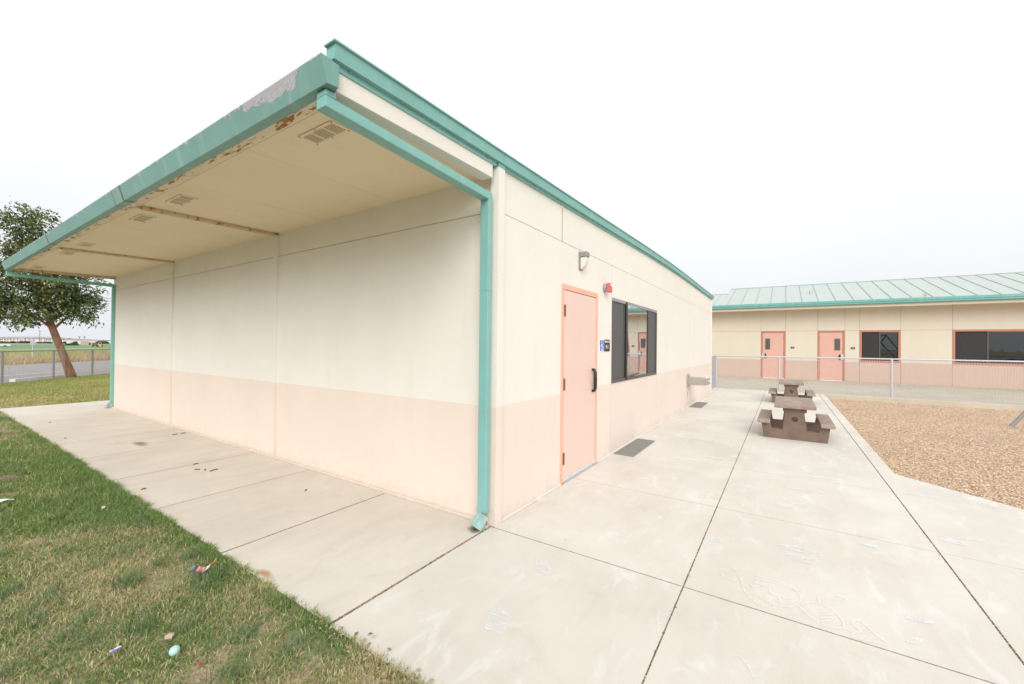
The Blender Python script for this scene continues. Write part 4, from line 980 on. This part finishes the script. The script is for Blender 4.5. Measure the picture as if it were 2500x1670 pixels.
# dry leaf flakes blown against the slab's edge
n = 170; x = np.concatenate([rng.normal(-1.50, .035, 110), rng.uniform(-1.47, 1.5, 60)]); y = np.concatenate([rng.uniform(-.75, .12, 110), rng.uniform(-3, 8, 60)]); y[110:] = np.where(x[110:] > -.05, -np.abs(y[110:]), y[110:])
a_ = rng.random(n) * 2 * PI; l_ = np.where(np.arange(n) < 110, rng.uniform(.006, .018, n), rng.uniform(.002, .007, n)); w_ = l_ * rng.uniform(.3, .6, n); ca, sa = np.cos(a_), np.sin(a_); z = np.full(n, .004)
V = np.stack([np.stack([x - ca * l_, y - sa * l_, z], 1), np.stack([x + sa * w_, y - ca * w_, z + .004], 1), np.stack([x + ca * l_, y + sa * l_, z + .001], 1), np.stack([x - sa * w_, y + ca * w_, z + .005], 1)], 1)
cc = np.array([[.34, .22, .12], [.48, .34, .20], [.22, .15, .09], [.58, .46, .32]])[rng.integers(0, 4, n)]
kind(raw_mesh('dry_leaves', V.reshape(-1, 3), np.arange(n * 4), np.arange(n) * 4, M['chip'], np.repeat(cc, 4, 0)), 'stuff')
# stains soaked into the slab
def stain(name, cx, cy, rx, ry, col, top, lab):
    m, nt, bs = new_mat(name); out = nt.nodes['Material Output']; bs.inputs['Base Color'].default_value = c4(col); bs.inputs['Roughness'].default_value = .9
    tc = nd(nt, 'ShaderNodeTexCoord'); ln = nd(nt, 'ShaderNodeVectorMath', operation='LENGTH'); mp = nd(nt, 'ShaderNodeMapping'); mp.inputs['Scale'].default_value = (1 / rx, 1 / ry, 0)
    nt.links.new(tc.outputs['Object'], mp.inputs[0]); nt.links.new(mp.outputs[0], ln.inputs[0])
    f = math_n(nt, 'ADD', ln.outputs['Value'], math_n(nt, 'MULTIPLY', noise(nt, tc.outputs['Object'], 7, 5, .7), .9))
    f = math_n(nt, 'MULTIPLY', ramp(nt, f, .55, 1.25, (1, 1, 1, 1), (0, 0, 0, 1)), top)
    t = nd(nt, 'ShaderNodeBsdfTransparent'); mx = nd(nt, 'ShaderNodeMixShader'); nt.links.new(f, mx.inputs[0]); nt.links.new(t.outputs[0], mx.inputs[1]); nt.links.new(bs.outputs[0], mx.inputs[2]); nt.links.new(mx.outputs[0], out.inputs[0])
    o = MB().add([(-rx, -ry, 0), (rx, -ry, 0), (rx, ry, 0), (-rx, ry, 0)], [(0, 1, 2, 3)]).build('ground_stain', m, loc=(cx, cy, .004)); kind(o, 'structure')
o = None
stain('water_stain', 8.17, 0, .09, .26, (.50, .36, .26), .55, '')
o = bpy.data.objects['ground_stain']; o.name = 'wall_stain'; o.rotation_euler.x = PI / 2; o.location = (8.17, -.003, .30); del o['kind']; o.parent = bld
stain('dark_drip_stain', -.75, 5.75, .16, .42, (.22, .19, .16), .6, '')
stain('rust_stain', -1.43, .76, .06, .2, (.5, .27, .09), .6, '')
stain('corner_grime', -.16, .06, .16, .14, (.12, .09, .06), .7, '')
# chalk
CH = {'ear1': [(0.271, -1.656), (0.306, -1.68), (0.287, -1.728), (0.25, -1.771), (0.208, -1.761), (0.197, -1.709), (0.225, -1.67), (0.271, -1.656)],
'ear2': [(0.374, -1.72), (0.32, -1.743), (0.283, -1.786)],
'head': [(0.24, -1.772), (0.318, -1.806), (0.338, -1.866), (0.343, -1.952), (0.317, -2.034), (0.258, -2.077), (0.179, -2.082), (0.108, -2.055), (0.059, -2.002), (0.056, -1.941), (0.09, -1.885), (0.14, -1.834), (0.179, -1.789), (0.24, -1.772)],
'hair': [(0.24, -1.772), (0.131, -1.793), (0.052, -1.831), (0.006, -1.881), (-0.003, -1.942), (0.032, -1.957)],
'hair2': [(0.295, -1.851), (0.312, -1.952), (0.302, -2.042), (0.291, -2.097), (0.288, -2.05)],
'nose': [(0.15, -1.891), (0.207, -1.946)], 'nose2': [(.19, -1.90), (.168, -1.94)], 'mouth': [(0.229, -1.921), (0.17, -1.935), (0.157, -1.971), (0.086, -1.985)], 'mouth2': [(0.164, -1.994), (0.155, -2.021), (0.191, -2.033)],
'body': [(0.137, -2.085), (0.19, -2.124), (0.208, -2.176), (0.181, -2.225), (0.117, -2.261), (0.061, -2.269), (0.017, -2.258), (-0.009, -2.21), (-0.0, -2.157), (0.058, -2.104), (0.118, -2.07)],
'h1': [(0.125, -2.178), (0.16, -2.23)], 'h2': [(0.088, -2.173), (0.137, -2.232)], 'h3': [(0.053, -2.167), (0.1, -2.225)], 'h4': [(0.02, -2.165), (0.058, -2.208)],
'tail': [(0.021, -2.265), (0.011, -2.303), (0.042, -2.338), (0.07, -2.316), (0.112, -2.31), (0.146, -2.337), (0.109, -2.371), (0.039, -2.406), (-0.011, -2.44), (-0.022, -2.385), (-0.038, -2.322), (-0.029, -2.295), (0.016, -2.309)],
'star': [(0.287, -2.173), (0.206, -2.172)]}
ARC = {'arc': [(-0.531, -1.804), (-0.515, -1.819), (-0.543, -1.847), (-0.582, -1.872), (-0.626, -1.887)]}
def catmull(P_, k=6):
    out = []
    for i in range(len(P_) - 1):
        p0_, p1_, p2_, p3_ = P_[max(i - 1, 0)], P_[i], P_[i + 1], P_[min(i + 2, len(P_) - 1)]
        for j in range(k):
            t_ = j / k; out.append(tuple(.5 * (2 * p1_[d] + (p2_[d] - p0_[d]) * t_ + (2 * p0_[d] - 5 * p1_[d] + 4 * p2_[d] - p3_[d]) * t_ ** 2 + (3 * p1_[d] - p0_[d] - 3 * p2_[d] + p3_[d]) * t_ ** 3) for d in (0, 1)))
    return out + [P_[-1]]
def chalk_lines(b, CH, zl=.0042):
  for nme, P_ in CH.items():
      Q = catmull(P_); vs = []; zl += .00012
      for i, q_ in enumerate(Q):
          a_ = Vector(Q[max(i - 1, 0)]); c_ = Vector(Q[min(i + 1, len(Q) - 1)]); d = (c_ - a_).normalized(); w_ = .0048 * (1 + .35 * math.sin(i * 1.7))
          vs += [(q_[0] - d.y * w_, q_[1] + d.x * w_, zl), (q_[0] + d.y * w_, q_[1] - d.x * w_, zl)]
      b.add(vs, [(2 * i, 2 * i + 1, 2 * i + 3, 2 * i + 2) for i in range(len(Q) - 1)])
b = MB(); chalk_lines(b, CH)
def patch(bm_, cx, cy, rx, ry, ang, z):
    vs = [(cx, cy, z)]; n = 18
    for i in range(n):
        a_ = 2 * PI * i / n; j_ = 1 + .45 * mnoise.noise(Vector((math.cos(a_) * 1.5 + cx * 9, math.sin(a_) * 1.5 + cy * 7, 0))); u_, v_ = rx * j_ * math.cos(a_), ry * j_ * math.sin(a_)
        vs.append((cx + u_ * math.cos(ang) - v_ * math.sin(ang), cy + u_ * math.sin(ang) + v_ * math.cos(ang), z))
    bm_.add(vs, [(0, 1 + i, 1 + (i + 1) % n) for i in range(n)])
patch(b, .20, -1.845, .02, .032, 0, .0042); patch(b, .24, -1.875, .018, .03, .3, .0044); 
tag(b.build('chalk_drawing', M['chalk']), 'faint pale pink childish chalk drawing of a long-eared figure on the concrete', 'drawing')
b = MB(); chalk_lines(b, ARC, .006); patch(b, .345, -2.285, .03, .035, .5, .0039)
for k, (cx, cy, rx, ry, an) in enumerate([(.78, -2.11, .07, .10, .2), (.93, -2.08, .045, .15, .2), (1.76, -3.09, .06, .07, .6), (.74, -1.55, .035, .07, .2), (1.31, -2.53, .04, .06, .2), (-.48, -1.44, .02, .02, 0), (1.9, -3.2, .04, .09, .4), (2.5, -2.2, .05, .14, .1), (-.35, -.65, .09, .05, .9), (-.95, -.72, .12, .06, .4), (.35, -2.62, .03, .06, .2), (.10, -2.55, .02, .05, .9), (3.3, -1.2, .06, .15, .1), (4.4, -.9, .07, .2, 0), (3.1, -2.35, .05, .15, .1), (6.4, -.7, .1, .3, 0)]):
    patch(b, cx, cy, rx, ry, an, .0042 + k * .00006)
kind(tag(b.build('chalk_smudges', M['chalkb']), 'scattered rubbed pale blue chalk smudges on the concrete', 'chalk'), 'stuff')

# ------------------------------------------------------------------ far scenery on the left
CAM = Vector((-2.782926, -1.993381, 1.482122)); YAW, PIT, ROL, FPX = math.radians(33.40194499), math.radians(.4256872), math.radians(.61829047), 1006.66456
fwd = Vector((math.cos(YAW) * math.cos(PIT), math.sin(YAW) * math.cos(PIT), math.sin(PIT))); r0 = Vector((math.sin(YAW), -math.cos(YAW), 0)); u0 = r0.cross(fwd)
rt = r0 * math.cos(ROL) + u0 * math.sin(ROL); upv = u0 * math.cos(ROL) - r0 * math.sin(ROL)
fh = Vector((math.cos(YAW), math.sin(YAW), 0))
def spot(lat, depth):
    """ground point: lat = sideways / forward ratio as surveyed from the photo's viewpoint, depth in metres forward"""
    p = Vector((CAM.x, CAM.y, 0)) + (fh + r0 * lat) * depth; s_ = p.dot(NN); return Vector((p.x, p.y, gz(s_)))
FACE = math.atan2(-fh.y + r0.y * 1.14, -fh.x + r0.x * 1.14)
house_specs = [(-1.246, 5.0, 3.7), (-1.233, 3.2, 4.0), (-1.219, 3.3, 3.9), (-1.203, 4.6, 4.0), (-1.176, 4.8, 3.9), (-1.153, 7.2, 3.9), (-1.138, 4.2, 4.1), (-1.126, 3.1, 3.7), (-1.117, 3.0, 3.8), (-1.090, 3.4, 3.7), (-1.074, 3.3, 3.8)]
hl = ['leftmost of the far white houses, cut by the photo\'s edge', 'far white house second from the left edge', 'far white house third from the left edge', 'wide far white house fourth from the left edge', 'far white house left of the utility pole, with bushes in front', 'widest far white house, right behind the utility pole', 'far white house just right of the utility pole', 'far white house touching the left side of the leaning trunk', 'far white house hidden mostly behind the leaning trunk', 'far white house first to the right of the leaning trunk', 'farthest right white house before the grey flat roofs']
for (lat, wd, hh), lab in zip(house_specs, hl):
    p = spot(lat, 330); o = thing('house', lab, 'house', p, 'white houses beyond the fields'); o.rotation_euler.z = FACE - PI / 2
    w_ = wd * .40; MB().box(-w_, w_, -3, 3, -.4, hh - .55).build('wall', M['hwall'], o)
    MB().prism([(-w_ - .25, hh - .55), (w_ + .25, hh - .55), (w_ * .45, hh + .35), (-w_ * .45, hh + .35)], 'y', -3.2, 3.2).build('roof', M['hroof'], o)
    for k, xx in enumerate((-w_ * .55, w_ * .5)):
        for zz in (.7, 2.2): MB().box(xx - .35, xx + .35, 3.0, 3.06, zz, zz + .75).build('window', M['hwin'], o)
# hill
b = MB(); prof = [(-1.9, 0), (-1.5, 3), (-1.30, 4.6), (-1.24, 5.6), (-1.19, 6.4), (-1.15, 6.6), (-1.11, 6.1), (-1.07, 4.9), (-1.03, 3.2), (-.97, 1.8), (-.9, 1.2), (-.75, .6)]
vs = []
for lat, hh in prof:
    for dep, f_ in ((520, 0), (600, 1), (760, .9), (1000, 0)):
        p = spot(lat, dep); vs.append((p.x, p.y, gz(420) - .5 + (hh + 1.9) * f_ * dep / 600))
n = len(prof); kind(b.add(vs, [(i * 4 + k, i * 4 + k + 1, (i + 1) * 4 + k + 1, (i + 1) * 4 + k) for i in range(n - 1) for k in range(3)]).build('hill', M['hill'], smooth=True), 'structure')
# flat-roofed sheds on the right of the houses
for lat, wd, hh, m, lab in ((-1.048, 7, 2.6, 'hwall', 'long low white shed at the far right of the fields'), (-1.012, 9, 2.4, 'hwall', 'low white shed behind the farm machines')):
    p = spot(lat, 320); o = thing('farm_shed', lab, 'shed', p, 'low sheds beyond the fields'); o.rotation_euler.z = FACE - PI / 2
    MB().box(-wd, wd, -3, 3, -.4, hh).build('wall', M[m], o); MB().box(-wd - .2, wd + .2, -3.2, 3.2, hh, hh + .35).build('roof', M['hroof'], o)
p = spot(-1.036, 165); o = thing('farm_shed', 'small pinkish box shed beside the yellow farm machines', 'shed', p); o.rotation_euler.z = FACE - PI / 2
MB().box(-1.1, 1.1, -1.2, 1.2, -.3, 1.35).build('wall', M['pinkshed'], o); MB().box(-1.2, 1.2, -1.3, 1.3, 1.35, 1.45).build('roof', M['hroof'], o)
# bushes and small trees around the houses
def bush_mesh():
    n = 260; v = rng.normal(size=(n, 3)); v /= np.linalg.norm(v, axis=1)[:, None]; v *= (rng.random(n) ** .4)[:, None]; v[:, 2] = np.abs(v[:, 2])
    a_ = rng.normal(0, .16, (n, 3)); b_ = rng.normal(0, .16, (n, 3)); V = np.stack([v, v + a_, v + a_ + b_, v + b_], 1)
    c = np.array([[.06, .10, .05], [.09, .13, .07], [.05, .08, .05]])[rng.integers(0, 3, n)]
    return raw_mesh('bush', V.reshape(-1, 3), np.arange(n * 4), np.arange(n) * 4, M['leaf'], np.repeat(c, 4, 0))
bp = bush_mesh(); first = True
for k, (lat, dep, r_, hh) in enumerate([(-1.238, 318, 2.2, 1.3), (-1.226, 318, 1.6, 1.0), (-1.209, 318, 2.4, 1.5), (-1.190, 318, 2.0, 1.4), (-1.182, 316, 2.6, 1.7), (-1.168, 318, 2.2, 1.6), (-1.146, 318, 2.0, 1.1), (-1.129, 318, 2.2, 1.3), (-1.12, 316, 1.8, 1.2), (-1.083, 316, 2.2, 1.3), (-1.066, 318, 2.6, 1.7), (-1.057, 316, 2.4, 1.6), (-1.000, 316, 2.6, 1.9), (-.989, 316, 2.8, 2.1), (-1.069, 140, 1.6, .8), (-1.062, 142, 1.3, .9), (-1.075, 141, 1.0, .6)]):
    o = bp if first else bp.copy()
    if not first: COL.objects.link(o)
    first = False; o.location = spot(lat, dep) + Vector((0, 0, -.1)); o.scale = (r_, r_, hh); o.rotation_euler.z = k
    if dep > 200: tag(o, 'small dark round bush in the row in front of the far white houses and sheds', 'bush', 'bushes by the far houses')
    else: tag(o, 'low dark brush heap in the green field left of the farm machines', 'bush', 'brush heaps in the field')
# utility pole, wires, road sign
pole = thing('utility_pole', 'thin dark utility pole standing among the far white houses', 'utility pole', spot(-1.1455, 240))
MB().tube((0, 0, -.3), (0, 0, 7.9), .14, .10, 8).build('pole', M['wood'], pole); MB().box(-.9, .9, -.06, .06, 7.3, 7.45).build('crossarm', M['wood'], pole)
for k, (t_, lab) in enumerate(((58, 'wooden utility pole carrying the two wires, past the left edge'), (136, 'wooden utility pole carrying the two wires, behind the near building'))):
    o = thing('utility_pole', lab, 'utility pole', st(60, t_, gz(60))); MB().tube((0, 0, -.3), (0, 0, 9.9), .16, .11, 10).build('pole', M['wood'], o); MB().box(-1, 1, -.06, .06, 9.5, 9.64).build('crossarm', M['wood'], o)
for z, lab in ((9.62, 'upper of the two thin black wires crossing the sky beside the teal downspout'), (9.12, 'lower of the two thin black wires crossing the sky beside the teal downspout')):
    pts = [Vector(st(60, 58 + 78 * k / 24, z - .35 * (1 - (2 * k / 24 - 1) ** 2) * 0.25)) for k in range(25)]
    tag(MB().path(pts, [.035] * 25, 6).build('overhead_wire', M['black']), lab, 'wire', 'overhead wires')
rs = thing('road_sign', 'back of a small grey road sign on a thin post across the road', 'road sign', (2.64, 40.34, 0))
MB().tube((0, 0, -.1), (0, 0, 1.5), .022, n=8).build('post', M['galv'], rs); MB().box(-.11, .11, -.01, .01, 1.14, 1.48).build('sign_panel', M['galv'], rs)
# farm vehicles
def wheel(o, x, y, r_, w_): return MB().tube((x, y - w_ / 2, r_), (x, y + w_ / 2, r_), r_, n=14).build('wheel', M['machine'], o)
def tractor(p, label, cm):
    o = thing('tractor', label, 'tractor', p, 'farm machines in the field'); o.rotation_euler.z = FACE
    b = MB(); b.box(-.2, 1.5, -.4, .4, .6, 1.25); b.box(1.5, 1.75, -.3, .3, .55, 1.0); b.build('hood', M[cm], o); b = MB(); b.box(-1.1, -.2, -.5, .5, .7, 1.2); b.box(-1.15, -.15, -.6, .6, 1.95, 2.05); b.box(-1.1, -1.0, -.5, -.4, 1.2, 1.95); b.box(-1.1, -1.0, .4, .5, 1.2, 1.95); b.box(-.3, -.2, -.5, -.4, 1.2, 1.95); b.box(-.3, -.2, .4, .5, 1.2, 1.95); b.build('cab', M[cm], o)
    for sy in (-1, 1): wheel(o, -.7, sy * .7, .65, .35); wheel(o, 1.2, sy * .6, .4, .25)
    return o
tractor(spot(-.999, 100), 'yellow tractor in the field nearest the teal downspout', 'yellow').scale = (.55, .55, .55); tractor(spot(-1.0203, 167), 'smaller looking yellow tractor next to the pinkish shed', 'yellow').scale = (.8, .8, .8); tractor(spot(-1.011, 104), 'dark tractor standing left of the nearest yellow tractor', 'machine').scale = (.55, .55, .55)
tr_ = thing('farm_truck', 'white farm truck in the green field at the left edge of the photo', 'truck', spot(-1.2545, 95)); tr_.rotation_euler.z = FACE - PI / 2; tr_.scale = (.9, .9, .6)
MB().box(-2.6, .9, -.8, .8, .45, .95).build('bed', M['white'], tr_); b = MB(); b.prism([(.95, .4), (2.2, .4), (2.2, .8), (1.75, .85), (1.5, 1.3), (.95, 1.3)], 'y', -.8, .8); b.build('cab', M['grey_box'], tr_)
for xx in (-1.7, 1.5):
    for sy in (-1, 1): wheel(tr_, xx, sy * .75, .33, .2)
for lat, lab in ((-1.049, 'left of two tiny palm trees on the skyline'), (-1.037, 'right of two tiny palm trees on the skyline')):
    o = thing('palm_tree', lab, 'palm tree', spot(lat, 420), 'palm trees on the skyline'); MB().tube((0, 0, -.5), (0, 0, 6.2), .2, .14, 8).build('trunk', M['wood'], o)
    n = 40; a_ = rng.random(n) * 2 * PI; e_ = rng.uniform(-.5, .9, n); L_ = 1.1; d = np.stack([np.cos(a_) * np.cos(e_), np.sin(a_) * np.cos(e_), np.sin(e_)], 1) * L_; s3 = np.stack([-np.sin(a_), np.cos(a_), np.zeros(n)], 1) * .18; c0 = np.array([[0, 0, 6.2]])
    V = np.stack([np.repeat(c0, n, 0), c0 + d * .5 + s3, c0 + d + np.array([0, 0, -.25]), c0 + d * .5 - s3], 1); raw_mesh('crown', V.reshape(-1, 3), np.arange(n * 4), np.arange(n) * 4, M['leaf'], np.tile(np.array([[.08, .11, .07]]), (n * 4, 1)), o)

# ------------------------------------------------------------------ light, sky, camera
SUN_EL, SUN_AZ = math.radians(27), math.radians(-144)      # azimuth of the direction towards the sun, from +X to +Y
W = bpy.data.worlds.new('World'); S.world = W; W.use_nodes = True; nt = W.node_tree; bg = nt.nodes['Background']
sky = nd(nt, 'ShaderNodeTexSky', sky_type='NISHITA'); sky.sun_disc = False; sky.sun_elevation = SUN_EL; sky.sun_rotation = PI / 2 - SUN_AZ; sky.dust_density = 4; sky.air_density = 1.5
tc = nd(nt, 'ShaderNodeTexCoord'); sp = nd(nt, 'ShaderNodeSeparateXYZ'); nt.links.new(tc.outputs['Generated'], sp.inputs[0])
cloud = ramp(nt, sp.outputs['Z'], 0., .6, (9.2, 9.45, 9.9, 1), (13.2, 13.2, 13.2, 1))
# ramp colours above 1 are allowed: overcast layer radiance, pale grey at the horizon and whiter overhead
var = ramp(nt, noise(nt, tc.outputs['Generated'], 2.2, 5, .5), .3, .7, (.97, .97, .975, 1), (1.03, 1.03, 1.03, 1))
cl2 = mix(nt, 1., cloud, var, 'MULTIPLY')
fin = mix(nt, .93, sky.outputs['Color'], cl2); nt.links.new(fin, bg.inputs['Color']); bg.inputs['Strength'].default_value = .063
sun = bpy.data.lights.new('sun', 'SUN'); sun.energy = 1.5; sun.angle = math.radians(40); sun.color = (1, .97, .93)
so = bpy.data.objects.new('sun', sun); COL.objects.link(so)
dv = Vector((math.cos(SUN_EL) * math.cos(SUN_AZ), math.cos(SUN_EL) * math.sin(SUN_AZ), math.sin(SUN_EL))); so.rotation_euler = dv.to_track_quat('Z', 'Y').to_euler()
cd = bpy.data.cameras.new('camera'); cam = bpy.data.objects.new('camera', cd); COL.objects.link(cam); S.camera = cam
cd.sensor_width = 36; cd.lens = FPX / 2500 * 36; cd.clip_end = 6000; cd.clip_start = .05
mw = Matrix.Identity(4)
for i in range(3): mw[i][0] = rt[i]; mw[i][1] = upv[i]; mw[i][2] = -fwd[i]; mw[i][3] = CAM[i]
cam.matrix_world = mw
vs_ = S.view_settings; vs_.view_transform = 'Standard'; vs_.look = 'None'; vs_.exposure = .61; vs_.gamma = 1
S.cycles.use_denoising = True; S.cycles.max_bounces = 10; S.cycles.diffuse_bounces = 6; S.cycles.transparent_max_bounces = 16
try: S.cycles.denoiser = 'OPENIMAGEDENOISE'
except Exception: pass
